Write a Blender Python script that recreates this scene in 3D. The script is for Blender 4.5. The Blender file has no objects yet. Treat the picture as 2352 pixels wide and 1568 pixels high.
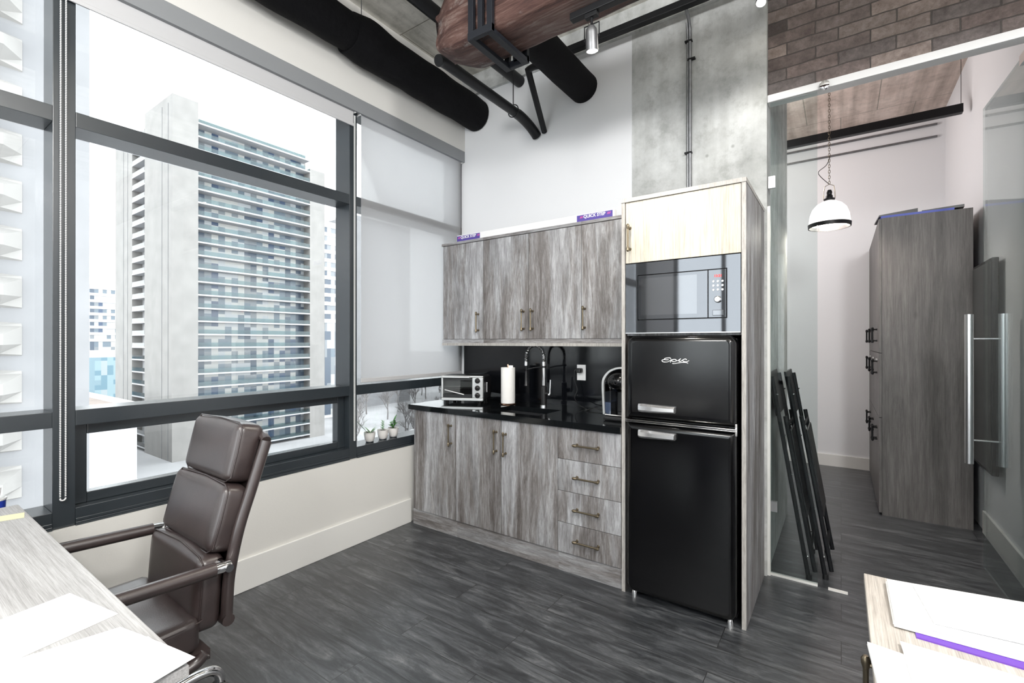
import bpy, bmesh, math, random
from mathutils import Vector, Matrix, Euler, noise as mn
PI = math.pi
S = bpy.context.scene
C = S.collection
random.seed(7)

# ------------------------------------------------------------------ camera, sky, exposure, lights
CAM_H = 1.39
YAW = math.radians(35.08)
cd = bpy.data.cameras.new('camera'); cam = bpy.data.objects.new('camera', cd); C.objects.link(cam)
cam.location = (0, 0, CAM_H)
cam.rotation_euler = (math.radians(90.067), 0, YAW)
cd.sensor_width = 36; cd.lens = 36 * 1076 / 2352; cd.clip_start = .03; cd.clip_end = 2000
S.camera = cam
S.view_settings.view_transform = 'Standard'; S.view_settings.look = 'None'
S.view_settings.gamma = 1; S.view_settings.use_curve_mapping = False
S.view_settings.exposure = 1.5
W = bpy.data.worlds.new('sky'); S.world = W; W.use_nodes = True
wb = W.node_tree.nodes['Background']; wb.inputs[0].default_value = (.93, .965, 1, 1); wb.inputs[1].default_value = 2.2
S.cycles.max_bounces = 10; S.cycles.diffuse_bounces = 5; S.cycles.transparent_max_bounces = 16
S.cycles.use_denoising = True; S.cycles.sample_clamp_indirect = 6
S.cycles.caustics_reflective = False; S.cycles.caustics_refractive = False

def light(name, kind, loc, power, rot=(0, 0, 0), color=(1, 1, 1), size=.1, size_y=None, spot=None, blend=.5):
    ld = bpy.data.lights.new(name, kind); ld.energy = power; ld.color = color
    if kind == 'AREA':
        ld.size = size
        if size_y: ld.shape = 'RECTANGLE'; ld.size_y = size_y
    else: ld.shadow_soft_size = size
    if spot: ld.spot_size = math.radians(spot); ld.spot_blend = blend
    o = bpy.data.objects.new(name, ld); o.location = loc; o.rotation_euler = rot; C.objects.link(o)
    return o
# unseen fill lights added to brighten the office, from behind the camera, and the hall
light('office_lamp_light', 'POINT', (-1.2, -.9, 2.9), 55, size=.2, color=(1, .99, .97))
light('office_lamp_light', 'POINT', (.9, .4, 2.9), 60, size=.2, color=(1, .98, .96))
light('office_lamp_light', 'POINT', (1.2, -1.9, 2.9), 40, size=.2, color=(1, .99, .97))
light('hall_lamp_light', 'POINT', (-.9, 5.0, 3.0), 20, size=.2, color=(1, .93, .91))

# ------------------------------------------------------------------ materials
def newmat(name):
    m = bpy.data.materials.new(name); m.use_nodes = True
    return m, m.node_tree.nodes, m.node_tree.links, m.node_tree.nodes['Principled BSDF']
def P(name, col, rough=.5, metal=0, coat=0, spec=.5, bump=0, bscale=50, var=0, vscale=5, emis=None, es=0, trans=0):
    m, n, l, b = newmat(name)
    b.inputs['Base Color'].default_value = (*col, 1); b.inputs['Roughness'].default_value = rough
    b.inputs['Metallic'].default_value = metal; b.inputs['Coat Weight'].default_value = coat
    b.inputs['Coat Roughness'].default_value = .04 if coat != .25 else .30
    b.inputs['Specular IOR Level'].default_value = spec
    if trans: b.inputs['Transmission Weight'].default_value = trans
    if emis: b.inputs['Emission Color'].default_value = (*emis, 1); b.inputs['Emission Strength'].default_value = es
    tc = n.new('ShaderNodeTexCoord')
    if var:
        t = n.new('ShaderNodeTexNoise'); t.inputs['Scale'].default_value = vscale; t.inputs['Detail'].default_value = 8
        l.new(tc.outputs['Object'], t.inputs['Vector'])
        r = n.new('ShaderNodeMapRange'); r.inputs[1].default_value = .3; r.inputs[2].default_value = .7
        r.inputs[3].default_value = 1 - var; r.inputs[4].default_value = 1 + var
        l.new(t.outputs['Fac'], r.inputs[0])
        x = n.new('ShaderNodeVectorMath'); x.operation = 'SCALE'; x.inputs[0].default_value = col
        l.new(r.outputs[0], x.inputs['Scale']); l.new(x.outputs[0], b.inputs['Base Color'])
    if bump:
        t = n.new('ShaderNodeTexNoise'); t.inputs['Scale'].default_value = bscale; t.inputs['Detail'].default_value = 5
        l.new(tc.outputs['Object'], t.inputs['Vector'])
        k = n.new('ShaderNodeBump'); k.inputs['Strength'].default_value = bump; k.inputs['Distance'].default_value = .01
        l.new(t.outputs['Fac'], k.inputs['Height']); l.new(k.outputs[0], b.inputs['Normal'])
    return m
def ramp(n, stops):
    r = n.new('ShaderNodeValToRGB'); e = r.color_ramp.elements
    while len(e) < len(stops): e.new(.5)
    for i, (p, c) in enumerate(stops): e[i].position = p; e[i].color = (*c, 1)
    return r
def mix(n, l, a, b, f, mode='MIX'):
    x = n.new('ShaderNodeMix'); x.data_type = 'RGBA'; x.blend_type = mode
    for s, v in ((x.inputs[0], f), (x.inputs[6], a), (x.inputs[7], b)):
        if hasattr(v, 'is_output'): l.new(v, s)
        elif isinstance(v, (int, float)): s.default_value = v
        else: s.default_value = (*v, 1)
    return x.outputs[2]
def wood(name, sc, stops, stops2, rough=.5, bump=.15, kn=True, fine=1):
    """weathered laminate; sc = mapping scale, small along the grain"""
    m, n, l, b = newmat(name)
    tc = n.new('ShaderNodeTexCoord'); oi = n.new('ShaderNodeObjectInfo')
    rs = n.new('ShaderNodeVectorMath'); rs.operation = 'SCALE'; rs.inputs[0].default_value = (13, 7, 11)
    l.new(oi.outputs['Random'], rs.inputs['Scale'])
    ad = n.new('ShaderNodeVectorMath'); l.new(tc.outputs['Object'], ad.inputs[0]); l.new(rs.outputs[0], ad.inputs[1])
    def nz(s, scale, det, dist=0, rough_=.6):
        mp = n.new('ShaderNodeMapping'); mp.inputs['Scale'].default_value = s; l.new(ad.outputs[0], mp.inputs[0])
        t = n.new('ShaderNodeTexNoise'); t.inputs['Scale'].default_value = scale; t.inputs['Detail'].default_value = det
        t.inputs['Roughness'].default_value = rough_; t.inputs['Distortion'].default_value = dist
        l.new(mp.outputs[0], t.inputs['Vector']); return t.outputs['Fac']
    a = nz(sc, 1.9, 14, .4, .80)
    c = nz([q * .33 if q > 1 else q * .6 for q in sc], 1.3, 6, .8)
    f = nz([q * 3.2 if q > 1 else q * 1.5 for q in sc], 3.0 * fine, 7, .2, .75)
    r1 = ramp(n, stops); l.new(a, r1.inputs[0])
    r2 = ramp(n, stops2); l.new(c, r2.inputs[0])
    col = mix(n, l, r1.outputs[0], r2.outputs[0], .45)
    rf = ramp(n, [(.36, (.62, .60, .59)), (.58, (1.12, 1.12, 1.12))]); l.new(f, rf.inputs[0])
    col = mix(n, l, col, rf.outputs[0], .75, 'MULTIPLY')
    if kn:
        mp = n.new('ShaderNodeMapping'); mp.inputs['Scale'].default_value = [q * .35 if q > 1 else q * 2.6 for q in sc]; l.new(ad.outputs[0], mp.inputs[0])
        v = n.new('ShaderNodeTexVoronoi'); v.inputs['Scale'].default_value = 1.0; l.new(mp.outputs[0], v.inputs['Vector'])
        rk = ramp(n, [(0, (.45, .43, .42)), (.05, (.7, .7, .7)), (.09, (1, 1, 1))]); l.new(v.outputs['Distance'], rk.inputs[0])
        col = mix(n, l, col, rk.outputs[0], .6, 'MULTIPLY')
    l.new(col, b.inputs['Base Color']); b.inputs['Roughness'].default_value = rough
    k = n.new('ShaderNodeBump'); k.inputs['Strength'].default_value = bump; k.inputs['Distance'].default_value = .002
    l.new(f, k.inputs['Height']); l.new(k.outputs[0], b.inputs['Normal'])
    return m
G1 = [(.34, (.05, .045, .045)), (.43, (.13, .12, .118)), (.51, (.26, .255, .26)), (.59, (.45, .455, .47)), (.70, (.68, .69, .71))]
G2 = [(.36, (.09, .072, .062)), (.46, (.22, .20, .19)), (.54, (.36, .365, .38)), (.64, (.62, .63, .66))]
M = {}
M['wood'] = wood('weathered_grey_laminate', (11, 11, 1.25), G1, G2)
M['wood_h'] = wood('weathered_grey_laminate_level_grain', (1.25, 11, 11), G1, G2)
M['wood_spotlit'] = wood('spotlit_grey_laminate', (13, 13, .9), [(.3, (.40, .36, .29)), (.5, (.52, .485, .41)), (.7, (.62, .59, .52))], [(.35, (.44, .40, .325)), (.6, (.60, .57, .495))], kn=False)  # the grey cabinet laminate again, with the spotlight's brightening put into its colour
M['edge'] = wood('grey_oak_edging', (14, 14, 1.4), [(.3, (.28, .265, .25)), (.7, (.52, .50, .475))], [(.3, (.30, .285, .265)), (.7, (.55, .535, .51))], kn=False)
M['wood_hall'] = wood('dark_weathered_laminate', (13, 13, .9), [(.3, (.035, .032, .032)), (.45, (.075, .07, .068)), (.55, (.12, .112, .108)), (.7, (.21, .20, .195))], [(.35, (.055, .05, .047)), (.6, (.15, .14, .135))])
D1 = [(.3, (.30, .29, .285)), (.5, (.46, .455, .455)), (.7, (.62, .62, .625))]
M['desk_x'] = wood('desk_laminate_grain_along_x', (.9, 20, 20), D1, D1, kn=False, fine=1.6)
M['desk_y'] = wood('desk_laminate_grain_along_y', (20, .9, 20), [(.3, (.25, .22, .19)), (.5, (.50, .46, .42)), (.7, (.70, .67, .63))], [(.3, (.38, .35, .31)), (.7, (.66, .63, .59))], kn=False, fine=1.6)
M['wall'] = P('white_wall_paint', (.80, .81, .83), .85, bump=.04, bscale=160)
M['wall_low'] = P('warm_white_paint', (.72, .71, .68), .8, bump=.04, bscale=160)
M['trimw'] = P('white_trim_paint', (.80, .795, .77), .45)
M['fascia'] = P('grey_fascia_paint', (.26, .27, .28), .55, bump=.05, bscale=200)
M['frame'] = P('charcoal_window_frame', (.024, .031, .037), .27, bump=.015, bscale=300, spec=.9)
M['black_metal'] = P('black_painted_metal', (.006, .0065, .008), .45, spec=.3)
M['duct'] = P('black_duct_wrap', (.0045, .0045, .0055), .8, spec=.15, bump=.5, bscale=30)
M['duct_dark'] = P('dark_grey_paint', (.03, .032, .036), .6)
M['steel'] = P('dark_blue_grey_steel', (.012, .014, .019), .5, spec=.35, bump=.1, bscale=60)
M['chrome'] = P('chrome', (.86, .86, .87), .08, 1)
M['bright'] = P('bright_chrome', (.92, .92, .93), .22, .85)
M['brushed'] = P('brushed_steel', (.70, .70, .71), .28, 1)
M['bronze'] = P('aged_bronze', (.20, .165, .115), .35, .9)
M['copper'] = P('copper', (.85, .48, .32), .2, 1)
M['galv'] = P('galvanised_steel', (.22, .225, .235), .4, .8, var=.15, vscale=30)
M['black_gloss'] = P('black_enamel', (.002, .002, .0025), .14, spec=.42)
M['black_plastic'] = P('black_plastic', (.012, .012, .013), .35)
M['mw_glass'] = P('dark_mirror_glass', (.115, .12, .13), .03, .8)
M['mw_glass2'] = P('darker_door_glass', (.15, .155, .165), .04, .8)
M['leather'] = P('brown_leather', (.040, .028, .027), .34, coat=.25, bump=.07, bscale=260, var=.25, vscale=9, spec=.9)
M['silver'] = P('silver_plastic', (.62, .63, .63), .3, .6)
M['white_plastic'] = P('white_plastic', (.85, .85, .85), .4)
M['paper'] = P('white_paper', (.88, .88, .885), .8)
M['towel'] = P('paper_towel', (.88, .87, .85), .95, bump=.3, bscale=120)
M['yellow'] = P('yellow_note', (.85, .80, .52), .8)
M['purple'] = P('purple_card', (.15, .055, .42), .5)
M['label'] = P('purple_label', (.095, .065, .32), .5)
M['pink'] = P('pink_print', (.72, .12, .36), .5)
M['blue'] = P('blue_plastic', (.02, .05, .42), .4)
M['pot'] = P('white_glaze', (.80, .78, .76), .35)
M['leaf'] = P('green_leaf', (.05, .20, .03), .4, var=.3, vscale=40)
M['leaf_pale'] = P('pale_green_leaf', (.30, .48, .27), .5, var=.2, vscale=40)
M['soil'] = P('soil', (.16, .07, .03), .9)
M['red'] = P('red_led', (.4, 0, 0), .5, emis=(1, .02, .015), es=1.0)
M['lamp'] = P('lamp_glow', (1, 1, 1), .5, emis=(1, .93, .82), es=25)
M['opal'] = P('white_opal_shade', (.9, .88, .87), .3, emis=(1, .95, .92), es=.55)
M['fabric_grey'] = P('blind_roll_fabric', (.52, .52, .53), .8)
M['concrete_out'] = P('pale_concrete', (.205, .198, .19), .9, var=.10, vscale=.3)
M['concrete_out2'] = P('pale_precast', (.16, .16, .165), .9, var=.08, vscale=.3)
M['white_out'] = P('white_cladding', (.50, .50, .51), .8)
M['slab'] = P('balcony_slab', (.34, .34, .35), .8)
M['roof_out'] = P('brown_gravel_roof', (.20, .165, .145), .95, var=.15, vscale=.6)
M['ground'] = P('pale_ground', (.25, .25, .255), .95, var=.25, vscale=.05)
M['bark'] = P('pale_bark', (.17, .16, .158), .9)
M['orange'] = P('orange_plastic', (.75, .18, .08), .6)

def thin_glass(name, tint, base=.04, scale=1.0, rough=.0):
    m, n, l, b = newmat(name); n.remove(b)
    t = n.new('ShaderNodeBsdfTransparent'); t.inputs[0].default_value = (*tint, 1)
    g = n.new('ShaderNodeBsdfGlossy'); g.inputs['Roughness'].default_value = rough
    f = n.new('ShaderNodeFresnel'); f.inputs[0].default_value = 1.5
    k = n.new('ShaderNodeMath'); k.operation = 'MULTIPLY'; k.inputs[1].default_value = scale; l.new(f.outputs[0], k.inputs[0])
    x = n.new('ShaderNodeMixShader'); l.new(k.outputs[0], x.inputs[0]); l.new(t.outputs[0], x.inputs[1]); l.new(g.outputs[0], x.inputs[2])
    l.new(x.outputs[0], n['Material Output'].inputs[0]); return m
M['glass'] = thin_glass('window_glass', (.97, .985, .98), scale=.8)
M['glass_door'] = thin_glass('door_glass', (.88, .92, .915), scale=.45)
M['rail_glass'] = thin_glass('balcony_glass', (.55, .66, .68), scale=1)
M['tank'] = thin_glass('water_tank', (.62, .66, .72), scale=1.6)
M['oven_glass'] = thin_glass('oven_door_glass', (.6, .61, .61), scale=1.5)

def m_blind():
    m, n, l, b = newmat('blind_fabric'); n.remove(b)
    d = n.new('ShaderNodeBsdfDiffuse'); d.inputs[0].default_value = (.74, .74, .75, 1)
    t = n.new('ShaderNodeBsdfTranslucent'); t.inputs[0].default_value = (.93, .93, .94, 1)
    p = n.new('ShaderNodeBsdfTransparent'); p.inputs[0].default_value = (1, 1, 1, 1)
    a = n.new('ShaderNodeMixShader'); a.inputs[0].default_value = .72; l.new(d.outputs[0], a.inputs[1]); l.new(t.outputs[0], a.inputs[2])
    x = n.new('ShaderNodeMixShader'); x.inputs[0].default_value = .26; l.new(a.outputs[0], x.inputs[1]); l.new(p.outputs[0], x.inputs[2])
    l.new(x.outputs[0], n['Material Output'].inputs[0]); return m
M['blind'] = m_blind()

def m_floor():
    m, n, l, b = newmat('charcoal_plank_floor')
    tc = n.new('ShaderNodeTexCoord')
    br = n.new('ShaderNodeTexBrick'); br.offset = .37; br.inputs['Scale'].default_value = 1
    br.inputs['Brick Width'].default_value = 1.25; br.inputs['Row Height'].default_value = .19
    br.inputs['Mortar Size'].default_value = .0016; br.inputs['Mortar Smooth'].default_value = .1
    br.inputs['Color1'].default_value = (.0, .0, .0, 1); br.inputs['Color2'].default_value = (1, 1, 1, 1); br.inputs['Mortar'].default_value = (.5, .5, .5, 1)
    l.new(tc.outputs['Object'], br.inputs['Vector'])
    ad = n.new('ShaderNodeVectorMath'); ad.operation = 'MULTIPLY_ADD'; ad.inputs[1].default_value = (3, 3, 5)
    l.new(br.outputs['Color'], ad.inputs[0]); l.new(tc.outputs['Object'], ad.inputs[2])
    def nz(s, det, dist, ro=.65):
        mp = n.new('ShaderNodeMapping'); mp.inputs['Scale'].default_value = s; l.new(ad.outputs[0], mp.inputs[0])
        t = n.new('ShaderNodeTexNoise'); t.inputs['Scale'].default_value = 1; t.inputs['Detail'].default_value = det; t.inputs['Distortion'].default_value = dist; t.inputs['Roughness'].default_value = ro
        l.new(mp.outputs[0], t.inputs[0]); return t.outputs['Fac']
    a = nz((3.2, 17, 3), 12, .6, .76); f = nz((5, 60, 5), 6, .3)
    r1 = ramp(n, [(.34, (.016, .017, .020)), (.47, (.038, .041, .046)), (.57, (.085, .090, .097)), (.70, (.19, .195, .20))]); l.new(a, r1.inputs[0])
    rf = ramp(n, [(.35, (.55, .55, .55)), (.65, (1.3, 1.3, 1.3))]); l.new(f, rf.inputs[0])
    c = mix(n, l, r1.outputs[0], rf.outputs[0], .8, 'MULTIPLY')
    c = mix(n, l, c, (.012, .012, .013), br.outputs['Fac'])
    l.new(c, b.inputs['Base Color'])
    rr = n.new('ShaderNodeMapRange'); rr.inputs[3].default_value = .26; rr.inputs[4].default_value = .46; l.new(a, rr.inputs[0]); l.new(rr.outputs[0], b.inputs['Roughness'])
    b.inputs['Specular IOR Level'].default_value = .8; b.inputs['Coat Weight'].default_value = .2; b.inputs['Coat Roughness'].default_value = .38
    k = n.new('ShaderNodeBump'); k.inputs['Strength'].default_value = .35; k.inputs['Distance'].default_value = .002; l.new(f, k.inputs['Height'])
    k2 = n.new('ShaderNodeBump'); k2.invert = True; k2.inputs['Strength'].default_value = .6; k2.inputs['Distance'].default_value = .003; l.new(br.outputs['Fac'], k2.inputs['Height']); l.new(k.outputs[0], k2.inputs['Normal'])
    l.new(k2.outputs[0], b.inputs['Normal']); return m
M['floor'] = m_floor()

def m_brick():
    m, n, l, b = newmat('reclaimed_brick')
    tc = n.new('ShaderNodeTexCoord')
    nd = n.new('ShaderNodeTexNoise'); nd.inputs['Scale'].default_value = 6; nd.inputs['Detail'].default_value = 3; l.new(tc.outputs['Object'], nd.inputs[0])
    sp = n.new('ShaderNodeSeparateXYZ'); l.new(tc.outputs['Object'], sp.inputs[0])
    cb = n.new('ShaderNodeCombineXYZ'); l.new(sp.outputs[0], cb.inputs[0]); l.new(sp.outputs[2], cb.inputs[1])
    wv = n.new('ShaderNodeVectorMath'); wv.operation = 'MULTIPLY_ADD'; wv.inputs[1].default_value = (.02, .02, 0)
    l.new(nd.outputs['Color'], wv.inputs[0]); l.new(cb.outputs[0], wv.inputs[2])
    br = n.new('ShaderNodeTexBrick'); br.offset = .43; br.inputs['Scale'].default_value = 1
    br.inputs['Brick Width'].default_value = .25; br.inputs['Row Height'].default_value = .072
    br.inputs['Mortar Size'].default_value = .0035; br.inputs['Mortar Smooth'].default_value = .4; br.inputs['Bias'].default_value = 0
    br.inputs['Color1'].default_value = (0, 0, 0, 1); br.inputs['Color2'].default_value = (1, 1, 1, 1); br.inputs['Mortar'].default_value = (.5, .5, .5, 1)
    l.new(wv.outputs[0], br.inputs['Vector'])
    rb = ramp(n, [(0, (.12, .098, .092)), (.35, (.24, .19, .175)), (.65, (.19, .165, .158)), (1, (.36, .29, .26))]); l.new(br.outputs['Color'], rb.inputs[0])
    t = n.new('ShaderNodeTexNoise'); t.inputs['Scale'].default_value = 17; t.inputs['Detail'].default_value = 14; t.inputs['Roughness'].default_value = .8; l.new(tc.outputs['Object'], t.inputs[0])
    rt = ramp(n, [(.3, (.45, .42, .42)), (.5, (1, 1, 1)), (.68, (1.6, 1.6, 1.62))]); l.new(t.outputs['Fac'], rt.inputs[0])
    c = mix(n, l, rb.outputs[0], rt.outputs[0], .9, 'MULTIPLY')
    c = mix(n, l, c, (.13, .115, .108), br.outputs['Fac'])
    l.new(c, b.inputs['Base Color']); b.inputs['Roughness'].default_value = .9
    k = n.new('ShaderNodeBump'); k.inputs['Strength'].default_value = .6; k.inputs['Distance'].default_value = .012; l.new(t.outputs['Fac'], k.inputs['Height'])
    k2 = n.new('ShaderNodeBump'); k2.invert = True; k2.inputs['Strength'].default_value = 1; k2.inputs['Distance'].default_value = .012; l.new(br.outputs['Fac'], k2.inputs['Height']); l.new(k.outputs[0], k2.inputs['Normal'])
    l.new(k2.outputs[0], b.inputs['Normal']); return m
M['brick'] = m_brick()

def m_concrete(name, c0, c1, board=False, pits=True, rough=.8):
    m, n, l, b = newmat(name)
    tc = n.new('ShaderNodeTexCoord')
    t = n.new('ShaderNodeTexNoise'); t.inputs['Scale'].default_value = 2.3; t.inputs['Detail'].default_value = 11; t.inputs['Roughness'].default_value = .66; l.new(tc.outputs['Object'], t.inputs[0])
    r = ramp(n, [(.32, c0), (.66, c1)]); l.new(t.outputs['Fac'], r.inputs[0]); c = r.outputs[0]
    if board:
        mp = n.new('ShaderNodeMapping'); mp.inputs['Scale'].default_value = (9, .5, 1); l.new(tc.outputs['Object'], mp.inputs[0])
        t2 = n.new('ShaderNodeTexNoise'); t2.inputs['Scale'].default_value = 1.4; t2.inputs['Detail'].default_value = 6; l.new(mp.outputs[0], t2.inputs[0])
        r2 = ramp(n, [(.35, (.62, .62, .60)), (.62, (1.1, 1.1, 1.1))]); l.new(t2.outputs['Fac'], r2.inputs[0])
        c = mix(n, l, c, r2.outputs[0], .8, 'MULTIPLY')
        bt = n.new('ShaderNodeTexBrick'); bt.offset = .5; bt.inputs['Scale'].default_value = 1; bt.inputs['Brick Width'].default_value = .6; bt.inputs['Row Height'].default_value = 1.2
        bt.inputs['Mortar Size'].default_value = .004; l.new(tc.outputs['Object'], bt.inputs['Vector'])
        c = mix(n, l, c, (.28, .26, .22), bt.outputs['Fac'])
    if pits:
        v = n.new('ShaderNodeTexVoronoi'); v.inputs['Scale'].default_value = 6; l.new(tc.outputs['Object'], v.inputs['Vector'])
        rv = ramp(n, [(0, (.35, .33, .32)), (.055, (.7, .7, .7)), (.08, (1, 1, 1))]); l.new(v.outputs['Distance'], rv.inputs[0])
        c = mix(n, l, c, rv.outputs[0], .7, 'MULTIPLY')
        mp = n.new('ShaderNodeMapping'); mp.inputs['Scale'].default_value = (6, 6, .7); l.new(tc.outputs['Object'], mp.inputs[0])
        t3 = n.new('ShaderNodeTexNoise'); t3.inputs['Scale'].default_value = 1.5; t3.inputs['Detail'].default_value = 8; l.new(mp.outputs[0], t3.inputs[0])
        r3 = ramp(n, [(.38, (.82, .82, .81)), (.6, (1.05, 1.05, 1.05))]); l.new(t3.outputs['Fac'], r3.inputs[0])
        c = mix(n, l, c, r3.outputs[0], .8, 'MULTIPLY')
    t4 = n.new('ShaderNodeTexNoise'); t4.inputs['Scale'].default_value = 11; t4.inputs['Detail'].default_value = 13; t4.inputs['Roughness'].default_value = .78; l.new(tc.outputs['Object'], t4.inputs[0])
    r4 = ramp(n, [(.36, (.72, .72, .71)), (.5, (1, 1, 1)), (.66, (1.1, 1.1, 1.1))]); l.new(t4.outputs['Fac'], r4.inputs[0])
    c = mix(n, l, c, r4.outputs[0], .75, 'MULTIPLY')
    l.new(c, b.inputs['Base Color']); b.inputs['Roughness'].default_value = rough
    k = n.new('ShaderNodeBump'); k.inputs['Strength'].default_value = .2; k.inputs['Distance'].default_value = .01; l.new(t.outputs['Fac'], k.inputs['Height']); l.new(k.outputs[0], b.inputs['Normal'])
    return m
M['concrete'] = m_concrete('cast_concrete', (.42, .43, .425), (.68, .695, .69))
M['ceil'] = m_concrete('board_marked_concrete', (.60, .58, .53), (.82, .80, .74), board=True, pits=False)
M['ceil_hall'] = m_concrete('warm_concrete', (.50, .40, .35), (.70, .60, .54), board=True, pits=False)

def m_timber():
    m, n, l, b = newmat('old_red_timber')
    tc = n.new('ShaderNodeTexCoord')
    def nz(s, det, dist):
        mp = n.new('ShaderNodeMapping'); mp.inputs['Scale'].default_value = s; l.new(tc.outputs['Object'], mp.inputs[0])
        t = n.new('ShaderNodeTexNoise'); t.inputs['Scale'].default_value = 1; t.inputs['Detail'].default_value = det; t.inputs['Distortion'].default_value = dist; t.inputs['Roughness'].default_value = .7
        l.new(mp.outputs[0], t.inputs[0]); return t.outputs['Fac']
    a = nz((2.2, 19, 19), 12, .35); s = nz((7, 14, 14), 9, .3)
    r = ramp(n, [(.34, (.014, .008, .007)), (.45, (.06, .024, .019)), (.55, (.115, .06, .048)), (.68, (.24, .185, .165))]); l.new(a, r.inputs[0])
    rs = ramp(n, [(.56, (0, 0, 0)), (.68, (1, 1, 1))]); l.new(s, rs.inputs[0])
    c = mix(n, l, r.outputs[0], (.24, .21, .195), rs.outputs[0])
    l.new(c, b.inputs['Base Color']); b.inputs['Roughness'].default_value = .7
    k = n.new('ShaderNodeBump'); k.inputs['Strength'].default_value = .8; k.inputs['Distance'].default_value = .02; l.new(a, k.inputs['Height']); l.new(k.outputs[0], b.inputs['Normal'])
    return m
M['timber'] = m_timber()

def m_counter():
    m = P('black_quartz', (.006, .007, .008), .07)
    return m
M['counter'] = m_counter()
M['splash'] = P('black_glass_backsplash', (.004, .0045, .006), .09, spec=.45)

def m_cells(name, cell, stops, ax='y'):
    m, n, l, b = newmat(name)
    tc = n.new('ShaderNodeTexCoord'); sp = n.new('ShaderNodeSeparateXYZ'); l.new(tc.outputs['Object'], sp.inputs[0])
    cb = n.new('ShaderNodeCombineXYZ')
    for i, (o, w) in enumerate(((sp.outputs[1 if ax == 'y' else 0], cell[0]), (sp.outputs[2], cell[1]))):
        d = n.new('ShaderNodeMath'); d.operation = 'DIVIDE'; d.inputs[1].default_value = w; l.new(o, d.inputs[0])
        f = n.new('ShaderNodeMath'); f.operation = 'FLOOR'; l.new(d.outputs[0], f.inputs[0]); l.new(f.outputs[0], cb.inputs[i])
    wn = n.new('ShaderNodeTexWhiteNoise'); wn.noise_dimensions = '2D'; l.new(cb.outputs[0], wn.inputs['Vector'])
    sq = n.new('ShaderNodeSeparateXYZ'); l.new(cb.outputs[0], sq.inputs[0])
    wc = n.new('ShaderNodeTexWhiteNoise'); wc.noise_dimensions = '1D'; l.new(sq.outputs[0], wc.inputs['W'])
    ml = n.new('ShaderNodeMix'); ml.inputs[0].default_value = .38; l.new(wc.outputs['Value'], ml.inputs[2]); l.new(wn.outputs['Value'], ml.inputs[3])
    r = ramp(n, stops); r.color_ramp.interpolation = 'CONSTANT'; l.new(ml.outputs[0], r.inputs[0])
    l.new(r.outputs[0], b.inputs['Base Color']); b.inputs['Roughness'].default_value = .25; return m
M['apt'] = m_cells('apartment_glazing', (1.45, 2.9), [(0, (.06, .08, .11)), (.3, (.17, .185, .20)), (.42, (.34, .35, .36)), (.52, (.12, .15, .18)), (.60, (.38, .375, .36)), (.8, (.045, .07, .12))])
M['apt_x'] = m_cells('pale_facade_windows', (2.4, 3.1), [(0, (.55, .55, .56)), (.7, (.34, .36, .40)), (.85, (.44, .46, .5))], 'x')
M['blueglass'] = m_cells('blue_glass_facade', (1.6, 1.6), [(0, (.24, .34, .39)), (.4, (.30, .41, .45)), (.6, (.17, .28, .34)), (.75, (.38, .43, .45))])

def m_text(name, ang, sc=110):
    """paper printed with lines of small grey text"""
    m, n, l, b = newmat(name)
    tc = n.new('ShaderNodeTexCoord'); mp = n.new('ShaderNodeMapping'); mp.inputs['Rotation'].default_value = (0, 0, ang); l.new(tc.outputs['Object'], mp.inputs[0])
    w = n.new('ShaderNodeTexWave'); w.bands_direction = 'Y'; w.inputs['Scale'].default_value = sc; l.new(mp.outputs[0], w.inputs['Vector'])
    mp2 = n.new('ShaderNodeMapping'); mp2.inputs['Scale'].default_value = (160, 25, 1); l.new(mp.outputs[0], mp2.inputs[0])
    t = n.new('ShaderNodeTexNoise'); t.inputs['Scale'].default_value = 2; l.new(mp2.outputs[0], t.inputs[0])
    a = n.new('ShaderNodeMath'); a.operation = 'MULTIPLY'; l.new(w.outputs['Fac'], a.inputs[0]); l.new(t.outputs['Fac'], a.inputs[1])
    r = ramp(n, [(.36, (.88, .88, .885)), (.5, (.62, .63, .66))]); l.new(a.outputs[0], r.inputs[0]); l.new(r.outputs[0], b.inputs['Base Color'])
    b.inputs['Roughness'].default_value = .8; return m
M['printed'] = m_text('printed_page', 0)

# ------------------------------------------------------------------ mesh helpers
def bm_obj(name, bm, mat, parent=None, smooth=False, loc=None, bevel=0, angle=35, bseg=2, rot=None):
    me = bpy.data.meshes.new(name)
    bmesh.ops.recalc_face_normals(bm, faces=bm.faces)
    bm.to_mesh(me); bm.free()
    o = bpy.data.objects.new(name, me); C.objects.link(o)
    for mm in (mat if isinstance(mat, (list, tuple)) else [mat]): me.materials.append(mm)
    if smooth:
        for p in me.polygons: p.use_smooth = True
        me.set_sharp_from_angle(angle=math.radians(angle))
    if parent: o.parent = parent
    if loc: o.location = loc
    if rot: o.rotation_euler = rot
    if bevel:
        b = o.modifiers.new('bevel', 'BEVEL'); b.width = bevel; b.segments = bseg; b.limit_method = 'ANGLE'; b.angle_limit = math.radians(40)
    return o
def box(bm, x0, x1, y0, y1, z0, z1, mi=0):
    vs = [bm.verts.new((x, y, z)) for x in (x0, x1) for y in (y0, y1) for z in (z0, z1)]
    for q in ((0, 1, 3, 2), (4, 6, 7, 5), (0, 4, 5, 1), (2, 3, 7, 6), (0, 2, 6, 4), (1, 5, 7, 3)):
        f = bm.faces.new([vs[i] for i in q]); f.material_index = mi
    return vs
def B(name, dims, mat, parent=None, **k):
    bm = bmesh.new()
    for d in (dims if isinstance(dims[0], (list, tuple)) else [dims]): box(bm, *d)
    return bm_obj(name, bm, mat, parent, **k)
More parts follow.
